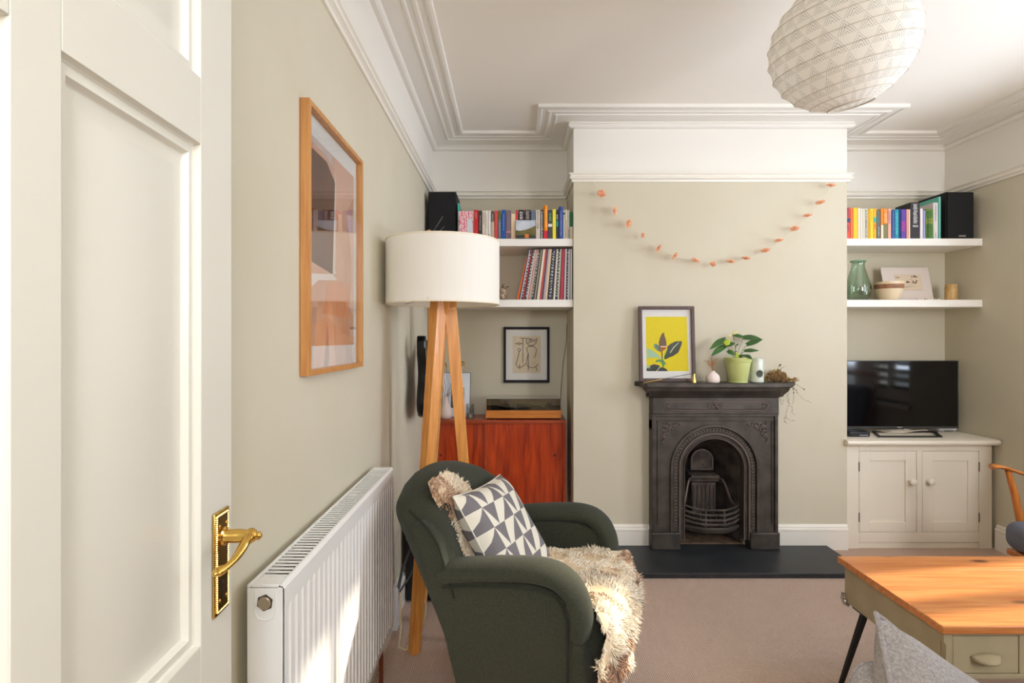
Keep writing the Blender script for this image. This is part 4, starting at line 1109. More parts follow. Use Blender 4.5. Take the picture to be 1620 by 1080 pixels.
# (base px, tip px, width, depth offset base, tip, droop)
lvs = [((1148, 536), (1123, 551), .050, -.01, -.05, .2), ((1147, 547), (1125, 562), .042, -.03, -.08, .15), ((1146, 546), (1163, 543), .050, -.03, -.05, .1), ((1164, 547), (1169, 544), .022, -.03, -.05, .1),
       ((1151, 555), (1162, 562), .040, -.04, -.07, .1), ((1163, 557), (1167, 555), .018, -.02, -.05, .1), ((1160, 530), (1180, 534), .034, .0, -.03, .15), ((1176, 534), (1207, 535), .052, .02, .03, .2), ((1182, 545), (1207, 536), .044, -.02, -.04, .1),
       ((1178, 555), (1201, 554), .034, -.03, -.06, .1), ((1178, 562), (1190, 567), .038, -.04, -.08, .3), ((1168, 563), (1180, 561), .014, -.03, -.04, .1), ((1169, 567), (1176, 562), .014, -.03, -.04, .1)]
stm = MB()
for (b0, t0, w, d0, d1, dr) in lvs:
    B, T_ = rel(b0[0], b0[1], d0), rel(t0[0], t0[1], d1)
    leaf(pp, B, T_, w, LEAF, droop=dr, nrm=(0, -.75, .7))
    o0 = Vector((random.uniform(-.02, .02), random.uniform(-.02, .02), .130))
    stm.tube([o0, o0.lerp(B, .5) + Vector((0, 0, .012)), B], .0014, 5)
stm.build('stems', STEM, pp)
for b0, t0, w in (((1146, 544), (1156, 538), .040),): leaf(pp, rel(*b0, -.05), rel(*t0, -.06), w, LEAFY, 'young_leaf', nrm=(0, -1, .2))
for b0, t0, w in (((1160, 528), (1168, 523), .020), ((1152, 533), (1158, 529), .016), ((1165, 566), (1167, 556), .022)): leaf(pp, rel(*b0, -.05), rel(*t0, -.06), w, SPA if b0[1] < 560 else LEAFY, 'flower', nrm=(0, -1, .2))
# oil burner
ob = thing('oil_burner', 'pale celadon ceramic oil burner with round opening beside the plant pot', 'oil burner', (bx(1198.6, 3.225), 3.235, MT))
GL_ = mat('celadon_glaze', (206, 212, 198), .2, coat=.4)
ok = MB(); n = 48; ys = [0, .004] ; r0 = .0385; Ht = .142
zs = [i * Ht / 28 for i in range(29)]; vs = []; fs = []
for z in zs:
    for i in range(n):
        a = 2 * PI * i / n - PI / 2; r = r0 - (.002 if z in (zs[0], zs[-1]) else 0) - .003 * (z / Ht); vs.append((r * math.cos(a), r * math.sin(a), z))
hole = lambda x, y, z: y < 0 and (x ** 2 + (z - .052) ** 2) < .0225 ** 2
for j in range(28):
    for i in range(n):
        k = (i + 1) % n; q = (j * n + i, j * n + k, (j + 1) * n + k, (j + 1) * n + i)
        c = sum((Vector(vs[a]) for a in q), Vector()) / 4
        if not hole(*c): fs.append(q)
ok.add(vs, fs); ok.lathe([(r0 - .003, .135), (r0 - .008, .128), (.001, .122)], 32, caps=False); ok.lathe([(r0 - .004, .001), (.001, .002)], 32, caps=False)
o = ok.build('body', GL_, ob, ang=60); so = o.modifiers.new('thick', 'SOLIDIFY'); so.thickness = .004
MB().tube([(.0225 * math.cos(2 * PI * i / 28), -math.sqrt(.0375 ** 2 - (.0225 * math.cos(2 * PI * i / 28)) ** 2), .052 + .0225 * math.sin(2 * PI * i / 28)) for i in range(28)], .0022, 6, closed=True).build('opening_rim', GL_, ob)
cd = MB().lathe([(.018, .003), (.019, .018), (.017, .018), (.017, .012), (.001, .012)], 24, caps=False).build('tealight', CHROME, ob)
# trailing plant on a bark slab
tp = thing('trailing_plant', 'dried brown moss mound with thin vines trailing over the mantel right end', 'plant', (bx(1232, 3.26), 3.275, MT))
ms = MB(); rnd = random.Random(2); cc = []
PAL = [(168, 138, 78), (206, 172, 112), (118, 94, 54), (232, 206, 160), (140, 142, 84), (176, 118, 70)]
def addblade(mb, cl, b0, d, L0, w, col):
    sd = d.cross(Vector((rnd.uniform(-1, 1), rnd.uniform(-1, 1), rnd.uniform(-1, 1)))).normalized() * w / 2
    mb.add([b0 - sd, b0 + sd, b0 + d * L0 * .6 + sd * .8 + Vector((0, 0, -.1 * L0)), b0 + d * L0], [(0, 1, 2), (0, 2, 3)])
    for q in range(4): cl.append(tuple(c * rnd.uniform(.8, 1.15) for c in lin(col)[:3]))
for k in range(1100):
    a = rnd.uniform(0, 2 * PI); e_ = math.asin(rnd.random())
    d = Vector((math.cos(a) * math.cos(e_), math.sin(a) * math.cos(e_), math.sin(e_)))
    b0 = Vector((d.x * .060 - .004 + rnd.uniform(-.006, .006), d.y * .022, d.z * .060 * (1 - .25 * (d.x > .3)) + .003))
    addblade(ms, cc, b0, (d + Vector((rnd.uniform(-1, 1), rnd.uniform(-1, .6), rnd.uniform(-.6, .6))) * .7).normalized(), rnd.uniform(.006, .018), .008, rnd.choice(PAL))
for k in range(160):
    b0 = Vector((rnd.uniform(.05, .115), rnd.uniform(-.03, .02), rnd.uniform(.001, .022)))
    addblade(ms, cc, b0, Vector((rnd.uniform(-1, 1), rnd.uniform(-1, 1), rnd.uniform(0, 1))).normalized(), .012, .008, rnd.choice(PAL))
core_ = MB().rbox(.055, .024, .030, .02, 6); 
for p_ in core_.v: cc.append(lin((110, 82, 48))[:3])
ms.add([(x - .004, y, z + .030) for x, y, z in core_.v], core_.f)
ms.build('moss_mound', attr_mat('moss_colours'), tp, cols=cc, smooth=False)['kind'] = 'stuff'
vn = MB(); lf = MB(); VIN = mat('vine_stem', (126, 108, 70), .9); LFM = mat('vine_leaf', (74, 84, 46), .7, rgb2=(116, 112, 66), nscale=40)
def rv(px, py, D=3.15): q = at(px, py, D); return Vector((q.x - bx(1232, 3.26), q.y - 3.275, q.z - MT))
paths = [[(1246, 606), (1248, 612), (1247, 628), (1248, 640), (1244, 650), (1243, 660), (1252, 666), (1258, 665)], [(1250, 605), (1256, 612), (1262, 622), (1272, 632), (1284, 637)], [(1240, 606), (1238, 618), (1234, 630), (1236, 640), (1240, 632)],
         [(1252, 606), (1255, 614), (1256, 626), (1254, 638)], [(1258, 606), (1266, 612), (1272, 616)], [(1248, 640), (1254, 646), (1252, 652), (1258, 656)], [(1243, 658), (1240, 666), (1246, 670)], [(1240, 604), (1244, 622), (1247, 638), (1249, 630)],
         [(1228, 596), (1236, 582), (1241, 580)], [(1220, 590), (1230, 584), (1234, 577)]]
for k, pt in enumerate(paths):
    P_ = [rv(a, b_, 3.30 if k >= 8 else 3.20 if j == 0 else 3.17 + .015 * math.sin(j + k)) for j, (a, b_) in enumerate(pt)]
    vn.tube(P_, .0007, 4)
    for j in range(1, len(P_)):
        for q in range(3):
            c = P_[j - 1].lerp(P_[j], rnd.random()) + Vector((rnd.uniform(-.006, .006), rnd.uniform(-.006, .006), rnd.uniform(-.004, .004)))
            sz = rnd.uniform(.002, .0055) * (1.6 if pt[j][1] < 628 and rnd.random() < .5 else .7)
            a = rnd.uniform(0, 6.28); ex = Vector((math.cos(a), rnd.uniform(-.5, .5), math.sin(a))) * sz; ey = Vector((-math.sin(a), rnd.uniform(-.5, .5), math.cos(a))) * sz * .6
            lf.add([c - ex, c + ey, c + ex, c - ey], [(0, 1, 2, 3)])
vn.build('vines', VIN, tp); lf.build('vine_leaves', LFM, tp, smooth=False)['kind'] = 'stuff'

# ------------------------------------------------------------------ garland
gd = thing('paper_garland', 'garland of small orange paper fan flowers on a thin string across the chimney breast', 'garland', (FX, YB - .02, 2.0))
gp = [(180, 200), (247, 293), (325, 362), (403, 428), (492, 497), (583, 540), (702, 577), (798, 595), (900, 583), (985, 565), (1095, 522), (1170, 467), (1258, 400), (1330, 328), (1402, 255), (1458, 160)]
orient = [(0, 1, .2), (.9, -.5, .1), (.75, .6, -.4), (1, -.3, -.2), (.85, .25, -.6), (.85, .3, -.6), (.3, .5, 1), (.1, .9, .5), (.15, .3, 1), (.2, .15, 1), (-.35, .4, 1), (-.25, .15, 1), (-.5, .6, 1), (-.2, .2, 1), (-.45, .3, 1), (0, .3, 1)]
ORM = translucent('orange_tissue_paper', (255, 226, 202), .3, rgb2=(252, 204, 168), scale=50)
yg = YB - .055
def gpt(a, b_, D=yg): q = at(900 + a / 3.522, 250 + b_ / 3.52, D); return Vector((q.x - FX, q.y - (YB - .02), q.z - 2.0))
line = [gpt(120, 105, YB - .006)] + [gpt(a, b_) for a, b_ in gp] + [gpt(1480, 118, YB - .006)]
fine = []
for i in range(len(line) - 1):
    for t in range(4): fine.append(line[i].lerp(line[i + 1], t / 4))
fine.append(line[-1])
MB().tube(fine, .0009, 5).build('string', mat('cotton_string', (226, 216, 196), .9), gd)
rnd = random.Random(9)
for i, (a, b_) in enumerate(gp):
    c = gpt(a, b_); nz = Vector(orient[i]).normalized(); nz = Vector((nz.x, -abs(nz.y), nz.z)).normalized()
    ex = nz.orthogonal().normalized(); ey = nz.cross(ex); fl = MB()
    r = (.029 if i not in (3, 7) else .020); n = 22
    vs = [c]; fs = []
    for k in range(n * 2):
        th = 2 * PI * k / (n * 2); rr = r * (1.0 if k % 2 else .80) * rnd.uniform(.92, 1.05); vs.append(c + (ex * math.cos(th) + ey * math.sin(th)) * rr * (1.0) + nz * (.006 * (1 if k % 2 else -1) + .010))
    for k in range(n * 2): fs.append((0, 1 + k, 1 + (k + 1) % (n * 2)))
    fl.add(vs, fs)
    vs = [c + nz * .004]; fs = []
    for k in range(n * 2):
        th = 2 * PI * k / (n * 2); rr = r * .62 * (1.0 if k % 2 else .75); vs.append(c + (ex * math.cos(th) + ey * math.sin(th)) * rr + nz * (.005 * (1 if k % 2 else -1) + .018))
    for k in range(n * 2): fs.append((0, 1 + k, 1 + (k + 1) % (n * 2)))
    fl.add(vs, fs); fl.build('paper_flower', ORM, gd, smooth=False)
# ------------------------------------------------------------------ teak sideboard and what stands on it
SX0, SX1, SY0, SY1, SZ0, SZ1 = XL + .03, .338, 3.45, 3.725, .200, .762
sb = thing('sideboard', 'reddish teak sideboard with two sliding doors in the left alcove', 'sideboard', (SX0, SY0, 0))
W = SX1 - SX0; Dp = SY1 - SY0
MB().box(0, W, 0, Dp, SZ1 - .022, SZ1).build('top_panel', TEAKX, sb, bev=.001)
MB().box(0, W, 0, Dp, SZ0, SZ0 + .022).build('bottom_panel', TEAKX, sb, bev=.001)
for a in (0, W - .020): MB().box(a, a + .020, .0, Dp, SZ0 + .0225, SZ1 - .0225).build('side_panel', TEAK, sb, bev=.001)
MB().box(.021, W - .021, Dp - .01, Dp, SZ0 + .023, SZ1 - .023).build('back_panel', TEAK, sb)
d0 = MB().box(.0205, W * .405, .036, .050, SZ0 + .023, SZ1 - .023).build('sliding_door', TEAK, sb, bev=.001)
d1 = MB().box(W * .395, W - .0205, .016, .030, SZ0 + .023, SZ1 - .023).build('sliding_door', TEAK, sb, bev=.001)
def ringpull(par, x, z, y):
    o = MB(); o.tube([(x + .019 * math.cos(2 * PI * i / 24), y - .001, z + .019 * math.sin(2 * PI * i / 24)) for i in range(24)], .0022, 6, closed=True)
    o.build('finger_pull', TEAKX, par)
    MB().lathe([(.018, 0), (.001, .0008)], 24, T=Matrix.Translation((x, y + .0005, z)) @ Matrix.Rotation(R(90), 4, 'X')).build('finger_recess', mat('teak_dark', (84, 26, 10), .5), par)
ringpull(d1, bx(877, 3.466) - SX0, at(0, 720, 3.466).z, .016); ringpull(d0, bx(697, 3.486) - SX0, at(0, 720, 3.486).z, .036)
for x in (.06, W - .06):
    for y in (.03, Dp - .03): MB().lathe([(.012, 0), (.020, SZ0)], 16, c=(x, y, 0)).build('leg', TEAK, sb)
# turntable
TX0, TX1 = bx(768.5, 3.47), bx(888, 3.47)
tt = thing('turntable', 'record player with orange-brown wooden plinth and smoked clear lid on the sideboard', 'record player', (TX0, 3.455, SZ1))
W = TX1 - TX0; z0 = at(0, 661.5, 3.455).z - SZ1; z1 = at(0, 649, 3.455).z - SZ1
MB().box(0, W, 0, .26, z0, z1).build('plinth', PLINTH, tt, bev=.0015)
MB().box(.008, W - .008, .008, .25, z1, z1 + .002).build('deck', BLACKM, tt, smooth=False)
for x in (.055, W - .055):
    for y in (.03, .22): MB().lathe([(.016, 0), (.017, z0)], 16, c=(x, y, 0)).build('foot', BLACK, tt)
MB().lathe([(.112, z1 + .004), (.113, z1 + .012), (.110, z1 + .016), (.02, z1 + .0165)], 48, c=(W * .40, .13, 0)).build('platter', BLACKG, tt)
MB().lathe([(.004, z1 + .016), (.004, z1 + .03)], 10, c=(W * .40, .13, 0)).build('spindle', CHROME, tt)
arm = MB(); arm.tube([(W * .87, .19, z1 + .03), (W * .86, .10, z1 + .03), (W * .76, .05, z1 + .026)], .0035, 8); arm.lathe([(.018, z1 + .002), (.018, z1 + .024), (.008, z1 + .034)], 16, c=(W * .87, .19, 0)); arm.box(W * .74, W * .78, .035, .06, z1 + .018, z1 + .028)
arm.build('tonearm', CHROME, tt)
ld = MB(); zt = at(0, 631.5, 3.455).z - SZ1; th = .0025
ld.box(.006, W - .006, .003, .003 + th, z1 + .001, zt).box(.006, .006 + th, .0056, .25, z1 + .001, zt).box(W - .006 - th, W - .006, .0056, .25, z1 + .001, zt).box(.006, W - .006, .0, .252, zt, zt + th)
ld.build('lid', thin_glass('smoked_acrylic', (.80, .78, .74, 1), 1.8), tt, smooth=False)
# vase, twigs, cards
p = at(705.5, 664, 3.52)
wv = thing('white_bottle_vase', 'white bottle vase with bare twigs behind the lamp leg on the sideboard', 'vase', (p.x, 3.52, SZ1 + .0005))
MB().lathe([(.030, 0), (.036, .004), (.039, .030), (.037, .060), (.022, .088), (.013, .104), (.0125, .138), (.016, .142), (.012, .142), (.010, .11)], 32).build('body', mat('pinkish_ceramic', (226, 206, 196), .4), wv, ang=60)
tw = MB()
for k, (dx, dz) in enumerate(((-.030, .15), (-.012, .12), (.018, .17), (.034, .13))):
    tw.tube([(0, 0, .11), (dx * .5, .005, .16), (dx * .8 + .006, .0, .20), (dx, .004, .13 + dz)], .0013, 5)
tw.tube([(.0, 0, .11), (.03, -.01, .17), (.018, -.012, .13), (.024, -.012, .10)], .0012, 5)
tw.build('twigs', mat('dark_twig', (86, 56, 46), .8), wv)
for k, (px, py) in enumerate(((706, 577), (731, 575))):
    q = at(px, py, 3.56); fl = MB(); rnd = random.Random(k)
    for j in range(7): a = rnd.uniform(0, 6.28); fl.ball((q.x - p.x + .011 * math.cos(a) * (k + .5), q.y - 3.52, q.z - SZ1 + .010 * math.sin(a)), .0065 if k else .004, 5, sc=(1.3, .6, .8))
    fl.build('yellow_flower', mat('dried_yellow', (190, 140, 40), .8, rgb2=(140, 96, 20), nscale=60), wv)
    MB().tube([(0, 0, .11), (.01 + .02 * k, .01, .22), (q.x - p.x, q.y - 3.52, q.z - SZ1)], .0011, 5).build('flower_stem', mat('dark_twig', (86, 56, 46)), wv)
x0 = bx(700, 3.60); x1 = bx(744, 3.60)
cd = thing('photo_frame', 'clear standing photo frame with picture on white, leaning behind the vase', 'photo frame', (x0, 3.575, SZ1 + .001), (R(-13), 0, 0))
W = x1 - x0; Hh = .29
MB().box(0, W, .002, .006, 0, Hh).build('backing', mat('dark_edge', (70, 66, 70), .5), cd, smooth=False)
MB().box(.002, W - .004, -.001, .002, .002, Hh - .003).build('mount', mat('cool_white_paper', (222, 224, 232), .6), cd, smooth=False)
MB().box(W * .30, W * .78, -.0015, -.001, Hh * .20, Hh * .66).build('photo', mat('garden_photo', (96, 96, 88), .5, rgb2=(60, 62, 58), nscale=30), cd, smooth=False)
MB().box(W * .30, W * .78, -.0018, -.0015, Hh * .50, Hh * .66).build('photo_foliage', mat('photo_foliage', (170, 176, 120), .5, rgb2=(120, 110, 70), nscale=40), cd, smooth=False)
x0 = bx(697, 3.50)
jar = thing('glass_jar', 'small clear glass jar beside the lamp leg at the front of the photo frame', 'jar', (bx(744, 3.53), 3.525, SZ1 + .0005))
MB().lathe([(.026, 0), (.027, .004), (.024, .085), (.026, .09), (.023, .09), (.022, .006)], 28).build('body', thin_glass('jar_glass', (.86, .88, .88, 1), 1.5), jar, ang=60)
MB().lathe([(.020, .004), (.020, .03), (.001, .031)], 20).build('contents', mat('jar_sand', (170, 166, 150), .8), jar)
# cable down the alcove corner
cb = MB(); q = [(902, 487), (901, 505), (897, 513), (896, 540), (891, 575), (888, 612), (886, 640), (885, 652)]
cb.tube([at(a, b_, 3.715) for a, b_ in q], .0022, 6)
tag(cb.build('speaker_cable', mat('brown_cable', (110, 72, 54), .6)), 'brown cable hanging from the lower left shelf down behind the record player', 'cable')

# ------------------------------------------------------------------ guitar and amplifier
gt = thing('electric_guitar', 'black electric guitar hung on the left wall behind the floor lamp', 'guitar', (-.475, 2.90, .86))
# body outline in (y, z), thin along x
out = []
half = [(0, 0), (.06, .003), (.115, .018), (.150, .055), (.158, .100), (.140, .150), (.118, .195), (.112, .235), (.124, .285), (.146, .330), (.152, .372), (.140, .402), (.118, .398), (.095, .360), (.070, .325), (.035, .315)]
out = half + [(-y, z + (.022 if z > .36 else 0)) for y, z in half[::-1]][:-1]
b = MB(); b.prism(out, 'x', 0, .044); b.build('body', BLACKG, gt, bev=.006)
b = MB(); b.prism([(y * .62 - .02, z * .72 + .07) for y, z in half[:12]] + [(-.10, .30), (-.10, .09)], 'x', .0443, .0465); b.build('pickguard', mat('pickguard_white', (220, 216, 206), .4), gt)
for z in (.13, .19, .25): MB().box(.0466, .054, -.036, .036, z, z + .016).build('pickup', BLACK, gt, bev=.002)
MB().box(.0445, .056, -.030, .030, .07, .095).build('bridge', CHROME, gt, bev=.002)
MB().prism([(-.028, .30), (.028, .30), (.021, .80), (-.021, .80)], 'x', .035, .058).build('neck', wood('maple_neck', (206, 160, 104), (180, 130, 78), axis=2), gt, bev=.004)
MB().prism([(-.021, .80), (.021, .80), (.040, .86), (.036, .94), (.020, .985), (-.012, .975), (-.026, .92), (-.030, .86)], 'x', .030, .046).build('headstock', wood('maple_neck', (206, 160, 104), (180, 130, 78), axis=2), gt, bev=.003)
for k in range(6): MB().lathe([(.005, 0), (.005, .012), (.009, .013), (.009, .02)], 8, T=Matrix.Translation((.038, .030, .85 + .018 * k)) @ Matrix.Rotation(R(-90), 4, 'X')).build('tuning_peg', CHROME, gt)
st = MB()
for k in range(6): st.tube([(.057, -.014 + .0056 * k, .08), (.060, -.012 + .0048 * k, .80), (.048, -.006 + .004 * k, .86 + .017 * k)], .0005, 4)
st.tube([(.048, .0, .945), (.08, -.03, .985), (.115, -.02, 1.045)], .0007, 4); st.tube([(.048, .0, .93), (.09, .0, .965), (.12, .01, 1.0)], .0005, 4)
st.build('strings', mat('string_steel', (190, 184, 176), .3, .8), gt)
MB().lathe([(.005, 0), (.003, .008), (.007, .010), (.007, .013)], 10, c=(.022, .13, .400)).build('strap_button', CHROME, gt)
hk = thing('guitar_hanger', 'guitar hanger on the left wall hidden behind the lampshade', 'hanger', (XL + .0005, 2.90, 1.640))
MB().box(0, .008, -.03, .03, -.03, .05).build('wall_plate', BLACK, hk, bev=.003)
MB().tube([(.008, 0, .01), (.05, 0, .01), (.065, -.035, .01), (.125, -.036, .02)], .005, 8).build('yoke', BLACK, hk)
MB().tube([(.05, 0, .01), (.065, .035, .01), (.125, .036, .02)], .005, 8).build('yoke', BLACK, hk)
am = thing('guitar_amplifier', 'black guitar amplifier box on the floor in the left corner behind the lamp', 'amplifier', (XL + .022, 2.66, 0))
MB().rbox(.14, .25, .215, .012, 6).build('cabinet', BLACKM, am, loc=(.14, .25, .223))
MB().box(.279, .283, .02, .48, .03, .34).build('grille', CLOTHBLK, am, bev=.001)
MB().box(.279, .284, .02, .48, .36, .42).build('control_panel', BLACK, am, bev=.001)
for k in range(5): MB().lathe([(.010, 0), (.009, .012)], 12, T=Matrix.Translation((.284, .08 + .07 * k, .39)) @ Matrix.Rotation(R(90), 4, 'Y')).build('knob', CHROME, am)
for x in (.03, .25):
    for y in (.03, .47): MB().lathe([(.014, 0), (.016, .009)], 12, c=(x, y, 0)).build('foot', BLACK, am)
MB().tube([(.14, .19, .436), (.14, .20, .455), (.14, .30, .455), (.14, .31, .436)], .008, 8).build('handle', BLACK, am)

# sockets, pipes and leads behind the radiator end
so_ = MB().box(XL + .0205, XL + .045, 2.36, 2.45, .02, .20).build('socket_box', mat('white_plastic', (236, 238, 242), .35), bev=.004)
tag(so_, 'white plastic box on the baseboard between radiator and lamp leg', 'socket')
lead = MB(); lead.tube([(-.485, 2.40, .17), (-.47, 2.34, .05), (-.46, 2.25, .012), (-.43, 2.24, .008), (-.40, 2.30, .012), (-.375, 2.36, .06), (-.375, 2.40, .11), (-.39, 2.42, .135), (-.42, 2.43, .13)], .0045, 8)
tag(lead.build('cream_lead', mat('cream_cable', (206, 190, 150), .5)), 'cream cable looping over the carpet beside the radiator end', 'cable')
ld2 = MB(); ld2.tube([(-.49, 2.38, .19), (-.48, 2.42, .26), (-.42, 2.62, .42), (-.38, 2.64, .5)], .007, 8); ld2.tube([(-.485, 2.39, .175), (-.45, 2.46, .22), (-.39, 2.62, .34)], .004, 8)
tag(ld2.build('black_leads', mat('dark_cable', (60, 58, 54), .4)), 'dark cables rising from the white box towards the corner amplifier', 'cable')

# ------------------------------------------------------------------ television cupboard
CX0, CX1, CY = 2.018, 2.903, 3.345
tc_ = thing('alcove_cupboard', 'cream painted two door cupboard built in the right alcove under the television', 'cupboard', (CX0, CY, 0))
W = CX1 - CX0; ZT_ = .662
tp_ = MB(); pf = [(-.028, ZT_ - .034), (-.040, ZT_ - .030), (-.046, ZT_ - .018), (-.040, ZT_ - .005), (-.028, ZT_), (.39, ZT_), (.39, ZT_ - .034)]
tp_.prism(pf, 'x', -.012, W + .018); tp_.build('top', CABP, tc_, bev=.002)
# face frame
ff = MB()
X = lambda px: bx(px, CY) - CX0
xd = [X(1359), X(1450.5), X(1459), X(1549)]
zb, zt2 = at(0, 841.5, CY).z, at(0, 713, CY).z
ff.box(.004, xd[0], 0, .02, 0, ZT_ - .0345).box(xd[3], W, 0, .02, 0, ZT_ - .0345).box(xd[0], xd[3], 0, .02, zt2, ZT_ - .0345).box(xd[1], xd[2], 0, .02, zb, zt2)
ff.box(xd[0], xd[3], .0, .02, .038, zb).box(xd[0], xd[3], .006, .02, .0, .036)
ff.build('face_frame', CABP, tc_, bev=.0012)
MB().box(.004, .014, .021, .385, 0, ZT_ - .0345).build('side_panel', CABP, tc_); MB().box(W - .01, W, .021, .385, 0, ZT_ - .0345).build('side_panel', CABP, tc_)
MB().box(.016, W - .012, .03, .385, .06, .07).build('inner_floor', CABP, tc_)
for k, (a, b_) in enumerate(((xd[0], xd[1]), (xd[2], xd[3]))):
    a += .0022; b_ -= .0022; z0, z1 = zb + .0022, zt2 - .0022
    dr = MB(); s_ = .060 if k == 0 else .058
    pa, pb, pz0, pz1 = a + s_ + (.005), b_ - s_ - .005, z0 + .058, z1 - .058
    dr.box(a, pa, .001, .021, z0, z1).box(pb, b_, .001, .021, z0, z1)
    d_ = dr.build('door', CABP, tc_, bev=.0012)
    MB().box(pa, pb, .001, .021, z0, pz0).box(pa, pb, .001, .021, pz1, z1).build('door_rails', CABP, d_, bev=.0012)
    MB().box(pa - .001, pb + .001, .010, .018, pz0 - .001, pz1 + .001).build('door_panel', CABP, d_, smooth=False)
    kx = (pb + b_) / 2 - .004 if k == 0 else (a + pa) / 2 + .006
    MB().lathe([(.008, 0), (.0075, .010), (.016, .016), (.0205, .024), (.019, .033), (.012, .038), (.001, .0395)], 28, T=Matrix.Translation((kx, .001, at(0, 761, CY).z)) @ Matrix.Rotation(R(90), 4, 'X')).build('knob', CABP, d_)
    for z in (at(0, 738, CY).z, at(0, 818, CY).z):
        hx = a - .002 if k == 0 else b_ + .002
        MB().tube([(hx, -.001, z - .028), (hx, -.001, z + .028)], .0035, 8).build('hinge', mat('old_steel', (130, 120, 104), .4, .8), d_)
# television
TVD = 3.56
tv = thing('television', 'flat black television standing on the right alcove cupboard', 'television', (bx(1339, TVD), TVD, ZT_ + .0005))
W = bx(1516.5, TVD) - bx(1339, TVD); z0 = at(0, 677.5, TVD).z - ZT_; z1 = at(0, 570.5, TVD).z - ZT_
MB().box(0, W, .004, .035, z0, z1).box(W * .2, W * .8, .035, .06, z0 + .03, z1 - .08).build('housing', BLACK, tv, bev=.002)
MB().box(.006, W - .006, .0, .0039, z0 + .013, z1 - .005).build('screen', BLACKG, tv, smooth=False)
bz = MB().box(0, W, -.001, .0038, z0, z0 + .0125).box(0, W, -.0005, .0038, z1 - .0045, z1).box(0, .0055, -.0005, .0038, z0 + .0126, z1 - .0046).box(W - .0055, W, -.0005, .0038, z0 + .0126, z1 - .0046)
bz.build('bezel', mat('bezel_dark_grey', (78, 78, 80), .35, .5), tv, bev=.0008)
def text(s, size, parent, loc, m, rot=(R(90), 0, 0), name='lettering', ext=.0003):
    cu = bpy.data.curves.new(name, 'FONT'); cu.body = s; cu.size = size; cu.align_x = 'CENTER'; cu.align_y = 'CENTER'; cu.extrude = ext
    o = bpy.data.objects.new(name, cu)
    COL.objects.link(o); dg = bpy.context.evaluated_depsgraph_get(); me = bpy.data.meshes.new_from_object(o.evaluated_get(dg))
    bpy.data.objects.remove(o); me.materials.clear(); me.materials.append(m)
    q = bpy.data.objects.new(name, me); COL.objects.link(q); q.parent = parent; q.location = loc; q.rotation_euler = rot
    return q
text('SONY', .0125, tv, (W * .475, -.0016, z0 + .0062), mat('logo_silver', (214, 214, 214), .4))
MB().box(W * .47, W * .53, .012, .03, .006, z0).build('stand_neck', BLACK, tv)
sx0, sx1 = bx(1389, 3.40) - bx(1339, TVD), bx(1490, 3.40) - bx(1339, TVD)
ys = -.165; stand = MB(); bx0, bx1 = bx(1378, 3.6) - bx(1339, TVD), bx(1478, 3.6) - bx(1339, TVD)
stand.prism([(sx0, ys), (sx1, ys), (sx1 - .006, ys + .018), (sx0 + .018, ys + .018)], 'z', 0, .008); stand.prism([(sx0, ys), (sx0 + .020, ys + .016), (bx0 + .020, .03), (bx0, .03)], 'z', 0, .008); stand.prism([(sx1, ys), (sx1 - .020, ys + .016), (bx1 - .020, .03), (bx1, .03)], 'z', 0, .008); stand.prism([(bx0, .03), (bx1, .03), (bx1, .012), (bx0, .012)], 'z', 0, .008)
stand.build('stand_frame', mat('stand_dark', (52, 50, 52), .3, .3), tv)
sb_ = thing('set_top_box', 'black set-top box on the cupboard left of the television stand', 'box', (bx(1342.5, 3.42), 3.41, ZT_ + .0005))
W2 = bx(1375.5, 3.42) - bx(1342.5, 3.42)
MB().rbox(W2 / 2, .055, .017, .008, 6, T=Matrix.Translation((W2 / 2, .055, .0175))).build('case', BLACK, sb_)
MB().box(W2 * .48, W2 * .88, -.0008, .0, .008, .014).build('display', mat('display_grey', (150, 150, 160), .3), sb_, smooth=False)
rt = thing('white_router', 'white plastic router box behind the right corner of the television', 'box', (bx(1503, 3.60), 3.655, ZT_ + .0005))
MB().rbox(.062, .045, .021, .018, 8, T=Matrix.Translation((0, 0, .0225))).build('case', mat('white_plastic', (236, 238, 242)), rt)
MB().box(-.03, .03, -.046, -.0445, .004, .007).build('vent', BLACK, rt)
cbm = MB(); rnd = random.Random(12)
for k in range(5):
    x0 = bx(1392 + 8 * k, 3.55); cbm.tube([(x0, 3.62, ZT_ + .012), (x0 + .04, 3.53 + .01 * k, ZT_ + .010 + .004 * k), (x0 + .12, 3.50 + .02 * k, ZT_ + .012), (x0 + .20, 3.58, ZT_ + .016)], .0032, 6)
tag(cbm.build('tangled_leads', mat('white_cable', (206, 196, 180), .5)), 'tangle of pale and white cables lying under the television', 'cable')
# ------------------------------------------------------------------ radiator
ra = thing('radiator', 'long white panel radiator with slotted top grille on the left wall', 'radiator', (-.5145, 1.074, .190))
L, DPT, RH = .988, .0725, .600      # local x out of the wall, y along it, z up
fr = MB(); pr_ = []
pitch = .0333; nrib = 29; y = .012; pr_.append((DPT, 0)); 
for i in range(nrib):
    c = .0165 + pitch * i + .004
    pr_ += [(DPT, c - .004), (DPT - .0055, c + .001), (DPT - .0055, c + .007), (DPT, c + .012)]
pr_.append((DPT, L))
vs, fs = [], []
zz = [.0, .010, .030, .036, RH - .052, RH - .046, RH - .022, RH - .008, RH]
for z in zz:
    flat_ = z in (zz[0], zz[1], zz[2], zz[5], zz[6], zz[7], zz[8])
    for xx, yy in pr_:
        x_ = DPT if flat_ else xx
        if z in (0, RH): x_ = DPT - .006
        if z == .010: x_ = DPT
        vs.append((x_, yy, z))
m = len(pr_)
for j in range(len(zz) - 1):
    for i in range(m - 1): fs.append((j * m + i, j * m + i + 1, (j + 1) * m + i + 1, (j + 1) * m + i))
